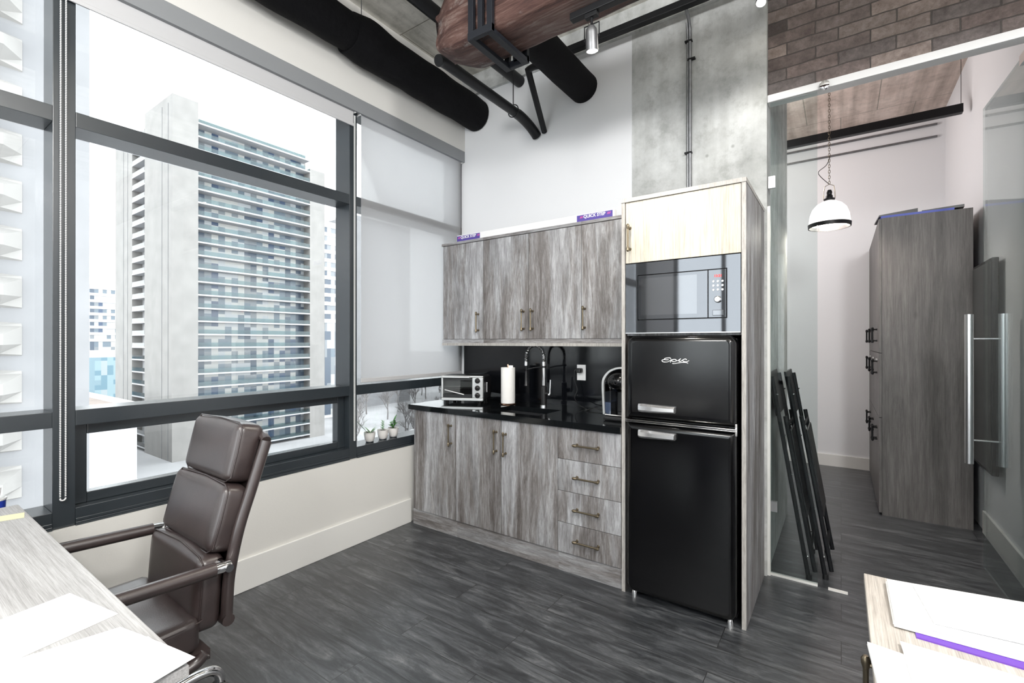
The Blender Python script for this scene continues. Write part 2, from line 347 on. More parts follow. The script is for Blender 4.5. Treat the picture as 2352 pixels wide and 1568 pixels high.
def tube_bm(bm, pts, r, seg=12, cap=True, closed=False):
    pts = [Vector(p) for p in pts]; n = len(pts)
    rs = r if isinstance(r, (list, tuple)) else [r] * n
    T = []
    for i in range(n):
        a = pts[(i - 1) % n if closed else max(i - 1, 0)]; b = pts[(i + 1) % n if closed else min(i + 1, n - 1)]
        T.append((b - a).normalized())
    up = Vector((0, 0, 1)) if abs(T[0].z) < .9 else Vector((1, 0, 0))
    u = (up - T[0] * up.dot(T[0])).normalized(); rings = []
    for i in range(n):
        u = (u - T[i] * u.dot(T[i])).normalized(); v = T[i].cross(u)
        rings.append([bm.verts.new(pts[i] + (u * math.cos(2 * PI * k / seg) + v * math.sin(2 * PI * k / seg)) * rs[i]) for k in range(seg)])
    for i in range(n if closed else n - 1):
        a, b = rings[i], rings[(i + 1) % n]
        for k in range(seg): bm.faces.new((a[k], a[(k + 1) % seg], b[(k + 1) % seg], b[k]))
    if cap and not closed: bm.faces.new(rings[0][::-1]); bm.faces.new(rings[-1])
def T(name, pts, r, mat, parent=None, seg=12, closed=False, **k):
    bm = bmesh.new(); tube_bm(bm, pts, r, seg, True, closed)
    return bm_obj(name, bm, mat, parent, smooth=True, **k)
def lathe_bm(bm, prof, seg=32, c=(0, 0, 0), M_=None):
    rings = []
    for (r, z) in prof:
        ring = []
        for k in range(seg):
            p = Vector((r * math.cos(2 * PI * k / seg), r * math.sin(2 * PI * k / seg), z))
            if M_: p = M_ @ p
            ring.append(bm.verts.new(p + Vector(c)))
        rings.append(ring)
    for a, b in zip(rings, rings[1:]):
        for k in range(seg): bm.faces.new((a[k], a[(k + 1) % seg], b[(k + 1) % seg], b[k]))
    if prof[0] != prof[-1]:
        if prof[0][0] > 1e-5: bm.faces.new(rings[0][::-1])
        if prof[-1][0] > 1e-5: bm.faces.new(rings[-1])
    bmesh.ops.remove_doubles(bm, verts=bm.verts, dist=1e-6)
def L(name, prof, mat, parent=None, seg=32, c=(0, 0, 0), M_=None, **k):
    bm = bmesh.new(); lathe_bm(bm, prof, seg, c, M_)
    return bm_obj(name, bm, mat, parent, smooth=True, **k)
def prism(bm, poly, axis, a, b, mi=0):
    """poly = 2D points; axis 'x','y','z' = extrusion axis"""
    def mk(p, t): return {'x': (t, p[0], p[1]), 'y': (p[0], t, p[1]), 'z': (p[0], p[1], t)}[axis]
    A = [bm.verts.new(mk(p, a)) for p in poly]; Bq = [bm.verts.new(mk(p, b)) for p in poly]
    fs = [bm.faces.new(A[::-1]), bm.faces.new(Bq)]
    for i in range(len(poly)):
        j = (i + 1) % len(poly); fs.append(bm.faces.new((A[i], A[j], Bq[j], Bq[i])))
    for f in fs: f.material_index = mi
def cushion(name, w, d, h, r, mat, parent, loc, rot=(0, 0, 0), puff=.012, n=14, bend=None, ms=None):
    """soft pad of size w(x) d(y) h(z)"""
    bm = bmesh.new(); bmesh.ops.create_cube(bm, size=2)
    bmesh.ops.subdivide_edges(bm, edges=bm.edges[:], cuts=n, use_grid_fill=True)
    H = Vector((w / 2, d / 2, h / 2)); I = Vector([max(q - r, .001) for q in H])
    for v in bm.verts:
        p = v.co.copy()
        q = Vector([math.copysign(min(abs(p[i]) ** .8, 1), p[i]) * H[i] for i in range(3)])
        c = Vector([max(-I[i], min(I[i], q[i])) for i in range(3)])
        e = q - c
        if e.length > 1e-6: q = c + e.normalized() * min(r, e.length)
        nx, ny, nz = (q[i] / H[i] for i in range(3))
        k = [(1 - ny * ny) * (1 - nz * nz), (1 - nx * nx) * (1 - nz * nz), (1 - nx * nx) * (1 - ny * ny)]
        q = Vector([q[i] + math.copysign(1, q[i]) * puff * max(k[i], 0) * (abs(q[i]) / H[i]) for i in range(3)])
        if bend: q = bend(q)
        v.co = q
    o = bm_obj(name, bm, mat, parent, smooth=True, loc=loc, rot=rot, angle=80)
    return o
def text_bm(body, size, extrude=.001, shear=0, bold=0):
    cu = bpy.data.curves.new('t', 'FONT'); cu.body = body; cu.size = size; cu.extrude = extrude; cu.shear = shear; cu.offset = bold
    cu.align_x = 'CENTER'; cu.align_y = 'CENTER'
    o = bpy.data.objects.new('t', cu); C.objects.link(o)
    bpy.context.view_layer.update()
    me = bpy.data.meshes.new_from_object(o.evaluated_get(bpy.context.evaluated_depsgraph_get()))
    bpy.data.objects.remove(o); return me
def text(name, body, size, mat, parent, loc, rot=(PI / 2, 0, 0), **k):
    me = text_bm(body, size, **k); me.name = name
    o = bpy.data.objects.new(name, me); C.objects.link(o); me.materials.clear(); me.materials.append(mat)
    o.location = loc; o.rotation_euler = rot; o.parent = parent; return o
def E(name, label, cat, loc=(0, 0, 0), rz=0, group=None):
    o = bpy.data.objects.new(name, None); C.objects.link(o); o.empty_display_size = .05
    o.location = loc; o.rotation_euler = (0, 0, rz); o['label'] = label; o['category'] = cat
    if group: o['group'] = group
    return o
def tag(o, label, cat, group=None, kind=None):
    o['label'] = label; o['category'] = cat
    if group: o['group'] = group
    if kind: o['kind'] = kind
    return o
def st(o, label=None):
    o['kind'] = 'structure'
    if label: o['label'] = label; o['category'] = o.name.split('.')[0].split('_')[0]
    return o
def dup(root, loc=None, rz=None, label=None, group=None):
    r = root.copy(); C.objects.link(r)
    if loc is not None: r.location = loc
    if rz is not None: r.rotation_euler = (0, 0, rz)
    if label: r['label'] = label
    if group: r['group'] = group
    for ch in list(root.children):
        c = ch.copy(); C.objects.link(c); c.parent = r
        for g in list(ch.children):
            d = g.copy(); C.objects.link(d); d.parent = c
    return r
def arc(c, r, a0, a1, n, plane='xz'):
    out = []
    for i in range(n + 1):
        a = a0 + (a1 - a0) * i / n; u, v = r * math.cos(a), r * math.sin(a)
        out.append({'xz': (c[0] + u, c[1], c[2] + v), 'yz': (c[0], c[1] + u, c[2] + v), 'xy': (c[0] + u, c[1] + v, c[2])}[plane])
    return out

def smooth_path(p, n=8):
    p = [Vector(q) for q in p]; out = []
    for i in range(len(p) - 1):
        p0, p1, p2, p3 = p[max(i - 1, 0)], p[i], p[i + 1], p[min(i + 2, len(p) - 1)]
        for k in range(n):
            t_ = k / n; out.append(.5 * ((2 * p1) + (-p0 + p2) * t_ + (2 * p0 - 5 * p1 + 4 * p2 - p3) * t_ ** 2 + (-p0 + 3 * p1 - 3 * p2 + p3) * t_ ** 3))
    return out + [p[-1]]

# ------------------------------------------------------------------ the room
CZ = 3.70      # ceiling
XW = -2.72     # window wall
YK = 3.15      # kitchen wall
st(B('floor', (-2.95, 3.1, -3.1, 6.5, -.1, 0), M['floor']), 'dark charcoal plank floor with worn pale streaks')
st(B('ceiling', (-2.95, 3.1, -3.1, 3.245, CZ, CZ + .12), M['ceil']), 'pale board-marked concrete ceiling over the kitchenette')
st(B('ceiling_hall', (-2.6, 3.1, 3.245, 6.6, 3.74, 3.86), M['ceil_hall']), 'warm concrete ceiling of the hall behind the glass')
bm = bmesh.new()
box(bm, -2.735 - .22, -2.735, -3.1, YK, 0, .583)
box(bm, -2.95, XW, -3.1, YK, 3.07, CZ)
st(bm_obj('wall_left', bm, [M['wall_low']]), 'white wall under and above the long window')
st(B('baseboard_left', (-2.735, XW, -3.0, 2.52, 0, .18), M['trimw'], bevel=.003), 'tall white baseboard under the window')
st(B('trim_1', [(-2.745, -2.722, -3.0, YK, 2.975, 3.07), (-2.80, -2.745, -3.0, YK, 3.05, 3.07)], M['fascia']), 'grey fascia along the top of the window')
st(B('wall_kitchen', (-2.95, -1.19, YK, YK + .12, 0, CZ), M['wall']), 'smooth white wall above the kitchen cabinets')
st(B('wall_column', (-1.19, -.36, YK - .002, 4.42, 0, CZ + .04), M['concrete']), 'grey cast concrete column behind the fridge cabinet')
st(B('trim_2', (-2.72, -.36, YK - .03, YK, 3.53, CZ), M['concrete']), 'concrete lip where kitchen wall meets ceiling')
st(B('wall_brick', (-.36, 3.0, 3.20, 3.25, 2.865, CZ + .03), M['brick']), 'brown and grey reclaimed brick wall above the glass door')
st(B('trim_3', (-.36, 3.0, 3.172, 3.25, 2.822, 2.865), M['white_plastic'], bevel=.002), 'white beam trim under the brick wall')
st(B('trim_4', (-.372, -.345, 3.165, 3.205, 0, 2.2), M['trimw']), 'cream upright trim at the end of the glass panel')
st(B('wall_right', (3.0, 3.1, -3.1, 3.3, 0, CZ), M['wall']), 'white office wall right of the picture')
st(B('wall_rear', [(-2.95, -2.3, -3.1, -3.0, 0, CZ), (-2.3, -.75, -3.1, -3.0, 0, .65), (-2.3, -.75, -3.1, -3.0, 3.0, CZ), (-.75, .35, -3.1, -3.0, 0, CZ), (.35, 1.7, -3.1, -3.0, 0, .65), (.35, 1.7, -3.1, -3.0, 3.0, CZ), (1.7, 3.1, -3.1, -3.0, 0, CZ)], M['wall']), 'white office wall behind the camera with two added window openings')
st(B('wall_added_column', (-.70, -.05, -2.999, -2.75, 0, CZ), M['duct_dark']), 'unseen dark column added between the rear windows for reflections')  # added out of view to give glossy fronts a dark reflection
for i_, (xa, xb) in enumerate(((-2.3, -.75), (.35, 1.7))):  # rear windows added out of view for daylight and bright reflections
    w_ = B('window_%d' % (6 + i_), [(xa, xb, -3.09, -3.01, .65, .72), (xa, xb, -3.09, -3.01, 2.93, 3.0), (xa, xa + .06, -3.09, -3.01, .72, 2.93), (xb - .06, xb, -3.09, -3.01, .72, 2.93), ((xa + xb) / 2 - .03, (xa + xb) / 2 + .03, -3.09, -3.01, .72, 2.93)], M['frame'])
    st(w_, 'unseen window added behind the camera for daylight and reflections')
    B('pane', (xa + .05, xb - .05, -3.055, -3.05, .70, 2.95), M['glass'], w_)
st(B('wall_partition', (.86, 3.0, 3.20, 3.25, 0, 2.822), M['wall']), 'white wall right of the glass door')
st(B('wall_hall_back', (-2.6, .86, 6.38, 6.5, 0, 3.8), M['wall']), 'white back wall of the hall')
st(B('baseboard_hall', (-2.5, .84, 6.362, 6.38, 0, .127), M['trimw']), 'white baseboard of the hall back wall')
st(B('wall_hall_right', (.86, .98, 3.25, 6.5, 0, 3.8), M['wall']), 'white right wall of the hall')
st(B('baseboard_hall_right', (.845, .86, 3.34, 4.78, 0, .16), M['trimw']), 'white baseboard beside the open glass door')
st(B('wall_hall_left', (-2.6, -2.5, 3.27, 6.4, 0, 3.8), M['wall']), 'white far left end of the hall')

# windows
FX, FB = -2.76, -2.92
def rail(y0, y1, z0, z1, x0=FB, x1=FX): return (x0, x1, y0, y1, z0, z1)
def window(idx, y0, y1, mull, sash, label):
    w = bpy.data.objects.new('window_%d' % idx, None); C.objects.link(w); w.location = (FX, (y0 + y1) / 2, .585); w['kind'] = 'structure'; w['label'] = label; w['category'] = 'window'
    off = Vector(w.location)
    def sh(d): return (d[0] - off.x, d[1] - off.x, d[2] - off.y, d[3] - off.y, d[4] - off.z, d[5] - off.z)
    fr = [rail(y0, y1, 2.337, 2.404), rail(y0, y1, 1.022, 1.09), rail(y0, y1, .585, .66), rail(y0, y1, 3.0, 3.068)] + [rail(a, b, .585, 3.068) for a, b in mull]
    B('window_frame', [sh(d) for d in fr], M['frame'], w, bevel=.002)
    B('pane', sh((FB - .006, FB, y0, y1, 2.404, 3.0)), M['glass'], w)
    B('pane', sh((FB - .006, FB, y0, y1, 1.09, 2.337)), M['glass'], w)
    B('sill_trim', [sh((-2.765, -2.752, y0, y1, .578, .60)), sh((-2.768, -2.755, y0, y1, .60, .615))], M['frame'], w, bevel=.003)
    if sash:
        s = B('sash', [sh((-2.88, -2.82, y0, y0 + .052, .66, 1.022)), sh((-2.88, -2.82, y1 - .052, y1, .66, 1.022)), sh((-2.88, -2.82, y0 + .052, y1 - .052, .972, 1.022)), sh((-2.88, -2.82, y0 + .052, y1 - .052, .66, .706))], M['frame'], w, bevel=.003)
        B('pane', sh((-2.868, -2.862, y0 + .05, y1 - .05, .70, .975)), M['glass'], s)
    else:
        B('pane', sh((FB - .006, FB, y0, y1, .66, 1.022)), M['glass'], w)
window(1, -.93, .51, [(-1.0, -.93)], False, 'left window bay looking onto the near tower with stacked balconies')
window(2, .584, 1.99, [(.51, .584), (1.99, 2.05)], True, 'wide main window bay with a low opening sash')
window(3, 2.05, YK, [(3.09, YK)], False, 'narrow window bay beside the kitchen, half hidden by its blind')
window(4, -2.9, -1.0, [(-3.0, -2.9)], False, 'window bay behind the camera')

# roller blinds
def blind(label, y0, y1, zbot, roll_r, hem):
    t = E('roller_blind', label, 'blind', (-2.748, (y0 + y1) / 2, 3.0), group='roller blinds along the window wall')
    h = (y1 - y0) / 2
    T('roll', [(-.035, -h, .015), (-.035, h, .015)], roll_r, M['fabric_grey'], t, 20)
    bm = bmesh.new(); box(bm, .0, .0012, -h + .01, h - .01, zbot - 3.0, .02)
    bm_obj('fabric', bm, M['blind'] if zbot < 2 else M['fabric_grey'], t)
    B('hem_bar', (-.004, .006, -h + .008, h - .008, zbot - 3.0 - hem, zbot - 3.0), M['fabric_grey'], t, bevel=.003)
    for q_ in (h - .003, -h - .006): B('bracket', (-.06, .01, q_, q_ + .009, -.03, .06), M['white_plastic'], t)
    return t
blind('rolled-up pale grey blind across the top of the main window', .53, 2.02, 2.895, .03, .02)
blind('pale translucent blind pulled down beside the kitchen cabinets', 2.065, 3.135, 1.135, .02, .03)
blind('rolled-up pale grey blind over the leftmost window bay', -.96, .515, 3.0, .03, .01)
def chain(label, x, y, z0, z1, gap, mat):
    bm = bmesh.new(); n = int((z1 - z0) / .0075)
    pts = [(y - gap / 2, z1 - i * .0075) for i in range(n)] + [(y + gap / 2, z1 - i * .0075) for i in range(n)]
    pts += [(y + gap / 2 * math.cos(a), z0 - gap / 2 * math.sin(a)) for a in [PI * k / 6 for k in range(7)]]
    for (yy, zz) in pts:
        m4 = Matrix.Translation((0, yy - y, zz - z1)); bmesh.ops.create_icosphere(bm, subdivisions=1, radius=.0036, matrix=m4)
    o = bm_obj('blind_chain', bm, mat, smooth=True); o.location = (x, y, z1)
    return tag(o, label, 'chain', 'beaded blind chains')
chain('double loop of white beaded chain on the wide left mullion', -2.748, .541, .715, 2.99, .017, M['white_plastic'])
chain('thin beaded chain hanging down the mullion between the two right window bays', -2.748, 2.022, .715, 2.95, .008, M['white_plastic'])

# ------------------------------------------------------------------ outside
st(B('ground', (-900, -20, -500, 900, -24.4, -24), M['ground']), 'pale open ground far below the window')
def tower():
    x0, y0, y1 = -115.3, 39.6, 74.5
    t = E('apartment_tower', 'tall concrete apartment tower with full-width rows of balconies', 'building', (x0, y0, -24))
    H = 76.4
    # left face solid walls with a recessed balcony slot; right face with balconies between two plain ends
    B('wall', [(-15.8, 0, 0, .6, 0, H + 1.5), (-15.8, -15.2, .6, 8, 0, H), (-36, -24, 0, 2, 0, H - 1.5),
               (-.8, 0, .6, 4.9, 0, H + 1.5), (-24, -15.8, 2.2, 3, 0, H - 3), (-36, -3, 4.9, 31.8, 0, H - .8), (-3.2, 0, 31.3, 35.6, 0, H - 5)], M['concrete_out'], t)
    B('joint', [(-2.2, -2.05, -.06, 0, 0, H), (-5.6, -5.45, -.06, 0, 0, H), (-27, -26.85, -.06, 0, 0, H - 2), (-30, -29.85, -.06, 0, 0, H - 2)], M['concrete_out2'], t)
    B('window_wall', (-3.0, -2.9, 4.9, 31.3, 0, H - 2), M['apt'], t)
    B('window_wall', (-23.9, -15.9, 2.1, 2.2, 0, H - 3), M['apt_x'], t)
    for k in range(26):
        z = .8 + k * 2.9
        b = B('balcony', [(-3, .0, 4.9, 31.3, z, z + .32)], M['slab'], t)
        B('railing', (-.05, 0, 5.0, 31.2, z + .32, z + 1.25), M['rail_glass'], b)
        b = B('balcony', (-24, -15.8, .0, 2.1, z, z + .32), M['slab'], t)
        B('railing', (-23.9, -15.9, .0, .05, z + .32, z + 1.2), M['rail_glass'], b)
    return t
tower()
def near_tower():
    x = -41.6
    t = E('precast_tower', 'pale precast tower at far left with faceted projecting balconies', 'building', (x, 9, -24))
    B('wall', (-14, 0, -45, .5, 0, 74), M['concrete_out2'], t)
    B('parapet', (-14.3, .25, -45.2, .35, 74, 75.2), M['white_out'], t)
    for k in range(23):
        z = 1.2 + k * 2.93
        for j, ye in enumerate((-2.7,)):
            bm = bmesh.new()
            prof = [(0, 2.0), (0, -.1), (.45, .05), (1.6, .58), (1.6, 1.22), (.35, 1.75)]
            prof2 = [(0, 1.9), (0, -.1), (.1, -.05), (.1, .62), (.1, 1.12), (.1, 1.72)]
            A = [bm.verts.new((p[0], ye - 9, z + p[1])) for p in prof]; Bv = [bm.verts.new((p[0], ye - 1.0, z + p[1])) for p in prof]; Cv = [bm.verts.new((p[0], ye, z + p[1])) for p in prof2]
            for U, V in ((A, Bv), (Bv, Cv)):
                for i in range(6): bm.faces.new((U[i], U[(i + 1) % 6], V[(i + 1) % 6], V[i]))
            bm.faces.new(A[::-1]); bm.faces.new(Cv)
            b = bm_obj('balcony', bm, M['concrete_out'], t)
            B('window', (0, .08, ye - 8, ye - 2.2, z + 1.9, z + 2.75), M['apt'], b)
near_tower()
def simple_building(name, label, x0, x1, y0, y1, ztop, wallm, facem, roofm=None, par=.8, nfl=0, facex=None):
    t = E(name, label, 'building', ((x0 + x1) / 2, (y0 + y1) / 2, -24)); cx, cy = (x0 + x1) / 2, (y0 + y1) / 2; hx, hy = (x1 - x0) / 2, (y1 - y0) / 2; h = ztop + 24
    B('wall', (-hx, hx, -hy, hy, 0, h), wallm, t)
    B('parapet', [(-hx, hx, -hy, -hy + .6, h, h + par), (-hx, hx, hy - .6, hy, h, h + par), (hx - .6, hx, -hy + .6, hy - .6, h, h + par), (-hx, -hx + .6, -hy + .6, hy - .6, h, h + par)], M['white_out'], t)
    if roofm: B('roof', (-hx + .6, hx - .6, -hy + .6, hy - .6, h, h + .1), roofm, t)
    if facem: B('window_wall', (hx, hx + .1, -hy + 1, hy - 1, 1, h - 1.2), facem, t)
    for k in range(nfl):
        B('band', (hx, hx + .3, -hy, hy, h - 2.9 * k - 1.2, h - 2.9 * k), M['white_out'], t)
    return t
simple_building('low_white_building', 'low white block with a brown gravel roof beside the tower', -140, -104, 3.0, 30.3, -10.4, M['white_out'], None, M['roof_out'], 1.0)
simple_building('blue_glass_building', 'low blue glass building far beyond the brown roof', -230, -200, 10, 68, -2.5, M['white_out'], M['blueglass'])
simple_building('office_block', 'pale distant office block left of the apartment tower', -300, -270, 20, 92, 26, M['white_out'], M['apt'], nfl=9)
simple_building('striped_block', 'slim striped block just right of the apartment tower', -160, -141, 91, 97.5, 41, M['white_out'], M['apt'], nfl=12)
simple_building('far_block', 'plain grey block seen faintly through the lowered blind', -175, -152, 112, 140, 50, M['concrete_out2'], None)
simple_building('long_block', 'long low pale building beyond the bare trees', -150, -120, 230, 330, -12, M['white_out'], M['apt'])
def box_truck():
    t = E('parked_van', 'small white van parked at the foot of the white building', 'van', (-98, 27, -24), .3)
    B('body', (-2.6, 2.2, -1, 1, .5, 2.4), M['white_plastic'], t, bevel=.15)
    B('windscreen', (2.1, 2.24, -.8, .8, 1.4, 2.1), M['black_plastic'], t)
    for sx in (-1.6, 1.4):
        for sy in (-1, .8): T('wheel', [(sx, sy, .38), (sx, sy + .2, .38)], .38, M['black_plastic'], t, 16)
box_truck()
tag(L('traffic_barrel', [(.5, 0), (.5, .1), (.38, .12), (.30, 1.5), (.2, 1.6), (0, 1.6)], M['orange'], c=(0, 0, 0), loc=(-96, 31.5, -24)), 'orange traffic barrel on the ground near the tower', 'barrel')
# bare trees
def tree_mesh(seed):
    rnd = random.Random(seed); bm = bmesh.new()
    def br(p, d, ln, r, dep):
        q = p + d * ln; tube_bm(bm, [p, (p + q) / 2 + Vector((rnd.uniform(-1, 1), rnd.uniform(-1, 1), 0)) * ln * .06, q], [r, r * .85, r * .62], 5, False)
        if dep == 0: return
        for k in range(4 if dep > 1 else 4):
            a = rnd.uniform(0, 2 * PI); s = rnd.uniform(.35, .85)
            e = (d + Vector((math.cos(a), math.sin(a), rnd.uniform(-.1, .4))) * s).normalized()
            br(p + d * ln * rnd.uniform(.55, 1), e, ln * rnd.uniform(.55, .78), r * .55, dep - 1)
    br(Vector((0, 0, 0)), Vector((0, 0, 1)), 4.2, .28, 4)
    return bm
tms = []
for s in range(3):
    o = bm_obj('bare_tree', tree_mesh(s), M['bark']); tms.append(o)
rnd = random.Random(3); first = True; cnt = 0
placed = []; i = 0; tries = 0
while i < 22 and tries < 4000:
    tries += 1; D = rnd.uniform(100, 240); px = rnd.uniform(815, 1030)
    lat = (px - 1176) / 1076 * D
    x = -math.sin(YAW) * D + math.cos(YAW) * lat; y = math.cos(YAW) * D + math.sin(YAW) * lat
    if any((x - a) ** 2 + (y - b) ** 2 < 13 ** 2 for a, b in placed) or (-180 < x < -146 and 85 < y < 146) or x > -24: continue
    placed.append((x, y))
    o = tms[i] if i < 3 else tms[i % 3].copy()
    if i >= 3: C.objects.link(o)
    o.location = (x, y, -24); o.rotation_euler = (0, 0, rnd.uniform(0, 6)); s = rnd.uniform(.85, 1.1); o.scale = (s, s, s * rnd.uniform(.9, 1.1))
    tag(o, 'leafless grey tree in the park below the right window bay', 'tree', 'bare trees below the window'); i += 1

# ------------------------------------------------------------------ cabinets
def bar_handle(parent, x, y, z, ln, vertical=True, name='handle', out=.032, r=.0056, mat=None, dirx=0):
    """aged bar pull; (x,y,z) = centre on the door face; sticks out to -y (or -x when dirx)"""
    bm = bmesh.new(); h = ln / 2; o = out
    def pt(a, d): # a along, d outwards
        if dirx: return (x - d, y + (0 if vertical else a), z + (a if vertical else 0))
        return (x + (0 if vertical else a), y - d, z + (a if vertical else 0))
    tube_bm(bm, [pt(-h, o), pt(-h + .012, o), pt(h - .012, o), pt(h, o)], [r, r, r, r], 10)
    for s in (-1, 1):
        tube_bm(bm, [pt(s * (h - .012), 0), pt(s * (h - .012), .006), pt(s * (h - .012), o)], [r * 1.7, r, r], 8)
        tube_bm(bm, [pt(s * (h - .022), o), pt(s * (h - .012), o), pt(s * h, o), pt(s * (h + .006), o)], [r * 1.05, r * 1.6, r * 1.6, r * .8], 10)
    return bm_obj(name, bm, mat or M['bronze'], parent, smooth=True)
Yf = 2.50
def cabinet(label, cat, x0, x1, ydoor, yback, z0, z1, doors, group, name, kick=None, valance=False, top=None):
    """doors: list of (xa, xb, za, zb, hx, hz, hl, vertical)"""
    ox, oy = (x0 + x1) / 2, (ydoor + yback) / 2
    t = E(name, label, cat, (ox, oy, 0 if kick else z0), group=group)
    oz = 0 if kick else z0
    bd = [(x0 - ox + .0005, x1 - ox - .0005, ydoor + .02 - oy, yback - oy, z0 - oz + (.0 if not kick else 0), z1 - oz)]
    B('body', bd, M['wood'], t)
    if kick: B('plinth', (x0 - ox, x1 - ox, ydoor + .012 - oy, ydoor + .03 - oy, 0, kick), M['wood_h'], t)
    if valance:
        vl = B('valance', (x0 - ox, x1 - ox, ydoor + .004 - oy, ydoor + .018 - oy, z0 - oz, z0 - oz + .05), M['wood_h'], t)
        B('edge_strip', (x0 - ox, x1 - ox, ydoor - .001 - oy, ydoor + .018 - oy, z0 - oz - .001, z0 - oz + .020), M['edge'], vl)
    if top: B('top_panel', (x0 - ox, x1 - ox, ydoor - .006 - oy, yback - oy, z1 - oz, z1 - oz + .02), M['wood_h'], t)
    for (xa, xb, za, zb, hx, hz, hl, vert) in doors:
        d = B('door' if vert else 'drawer', (xa + .0016 - ox, xb - .0016 - ox, ydoor - oy, ydoor + .0185 - oy, za + .0015 - oz, zb - .0015 - oz), M['wood'], t, bevel=.001)
        bar_handle(d, hx - ox, ydoor - oy, hz - oz, hl, vert)
    return t
g = 'grey wood base cabinets under the black worktop'
cabinet('single-door grey wood base cabinet at the window end', 'cabinet', -2.69, -2.242, Yf, 3.128, .115, .876, [(-2.655, -2.242, .118, .874, -2.288, .727, .15, True)], g, 'base_cabinet', kick=.115)
cabinet('double-door grey wood base cabinet under the sink', 'cabinet', -2.242, -1.415, Yf, 3.128, .115, .876, [(-2.242, -1.8435, .118, .874, -1.882, .727, .15, True), (-1.8435, -1.415, .118, .874, -1.806, .72, .15, True)], g, 'base_cabinet', kick=.115)
# open the middle cabinet body for the sink bowl
dz = [(.683, .874), (.490, .683), (.300, .490), (.118, .300)]
cabinet('grey wood cabinet with four stacked drawers beside the fridge', 'cabinet', -1.415, -1.006, Yf, 3.128, .115, .876, [(-1.415, -1.008, a, b, -1.215, a + (b - a) * .5, .16, False) for a, b in dz], g, 'drawer_cabinet', kick=.115)
g = 'grey wood wall cabinets over the worktop'
Yu = 2.855
UZ0, UZ1 = 1.362, 2.182
cabinet('single-door wall cabinet nearest the window', 'wall cabinet', -2.715, -2.278, Yu, YK - .002, UZ0, UZ1, [(-2.705, -2.278, 1.412, 2.18, -2.326, 1.545, .15, True)], g, 'wall_cabinet', valance=True, top=True)
cabinet('double-door wall cabinet in the middle over the tap', 'wall cabinet', -2.278, -1.434, Yu, YK - .002, UZ0, UZ1, [(-2.278, -1.858, 1.412, 2.18, -1.900, 1.55, .15, True), (-1.858, -1.434, 1.412, 2.18, -1.822, 1.55, .15, True)], g, 'wall_cabinet', valance=True, top=True)
cabinet('single-door wall cabinet against the tall fridge cabinet', 'wall cabinet', -1.434, -1.006, Yu, YK - .002, UZ0, UZ1, [(-1.434, -1.008, 1.412, 2.18, -1.408, 1.55, .15, True)], g, 'wall_cabinet', valance=True, top=True)

# tall cabinet
t = E('tall_cabinet', 'tall grey wood housing around the fridge and microwave', 'tall cabinet', (-.69, 2.82, 0))
def rel(d, o): return (d[0] - o[0], d[1] - o[0], d[2] - o[1], d[3] - o[1], d[4] - (o[2] if len(o) > 2 else 0), d[5] - (o[2] if len(o) > 2 else 0))
O = (-.69, 2.82)
for nm, xx in (('side_panel', (-1.004, -.984)), ('side_panel', (-.394, -.374))):
    B(nm, rel((xx[0], xx[1], 2.502, 3.145, 0, 2.165), O), M['wood'], t)
    B('edge_strip', rel((xx[0], xx[1], 2.496, 2.502, 0, 2.165), O), M['edge'], t)
B('top_panel', rel((-1.006, -.372, 2.492, 3.147, 2.165, 2.186), O), M['edge'], t)
for q_ in ((1.80, 1.822), (1.425, 1.44)): B('shelf', rel((-.984, -.394, 2.53, 3.14, q_[0], q_[1]), O), M['wood'], t)
B('back_panel', rel((-.984, -.394, 3.12, 3.14, .1, 2.165), O), M['wood'], t)
d = B('door', rel((-.981, -.397, 2.50, 2.519, 1.826, 2.163), O), M['wood_spotlit'], t, bevel=.001)
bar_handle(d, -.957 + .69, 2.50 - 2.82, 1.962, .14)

# worktop with sink opening
bm = bmesh.new(); SX0, SX1, SY0, SY1 = -2.03, -1.60, 2.575, 2.875
for d_ in ((-2.712, SX0, 2.48, 3.13, .878, .914), (SX1, -1.006, 2.48, 3.13, .878, .914), (SX0, SX1, 2.48, SY0, .878, .914), (SX0, SX1, SY1, 3.13, .878, .914)): box(bm, *d_)
bmesh.ops.remove_doubles(bm, verts=bm.verts, dist=1e-5)
tag(bm_obj('worktop', bm, M['counter']), 'glossy black stone worktop on the base cabinets', 'worktop')
tag(B('backsplash', (-2.715, -1.006, 3.132, 3.146, .914, 1.36), M['splash']), 'glossy black backsplash panel behind the tap', 'backsplash')
t = E('sink', 'dark undermounted sink bowl in the black worktop', 'sink', (-1.815, 2.725, .73))
o = (-1.815, 2.725, .73)
bm = bmesh.new(); a, b_, c_, e_ = SX0 - .004, SX1 + .004, SY0 - .004, SY1 + .004
for d_ in ((a, a + .004, c_, e_, .885 - .006 - .145, .877), (b_ - .004, b_, c_, e_, .735, .877), (a, b_, c_, c_ + .004, .735, .877), (a, b_, e_ - .004, e_, .735, .877), (a, b_, c_, e_, .73, .735)): box(bm, *rel(d_, o))
bm_obj('bowl', bm, P('dark_sink', (.05, .052, .056), .3, .6), t)
L('drain', [(.04, .006), (.04, .010), (.03, .012), (.012, .008), (0, .008)], M['brushed'], t, 24)
for ob in [x for x in C.objects if x.name.startswith('body') and x.parent and 'under the sink' in x.parent.get('label', '')]:
    me = ob.data; me.clear_geometry(); bm = bmesh.new(); px_, py_ = ob.parent.location.x, ob.parent.location.y
    for d_ in ((-2.2415, -2.2235, 2.52, 3.128, .115, .876), (-1.4335, -1.4155, 2.52, 3.128, .115, .876), (-2.2235, -1.4335, 2.52, 3.128, .115, .133), (-2.2235, -1.4335, 3.11, 3.128, .133, .876)):
        box(bm, d_[0] - px_, d_[1] - px_, d_[2] - py_, d_[3] - py_, d_[4], d_[5])
    bm.to_mesh(me); bm.free()

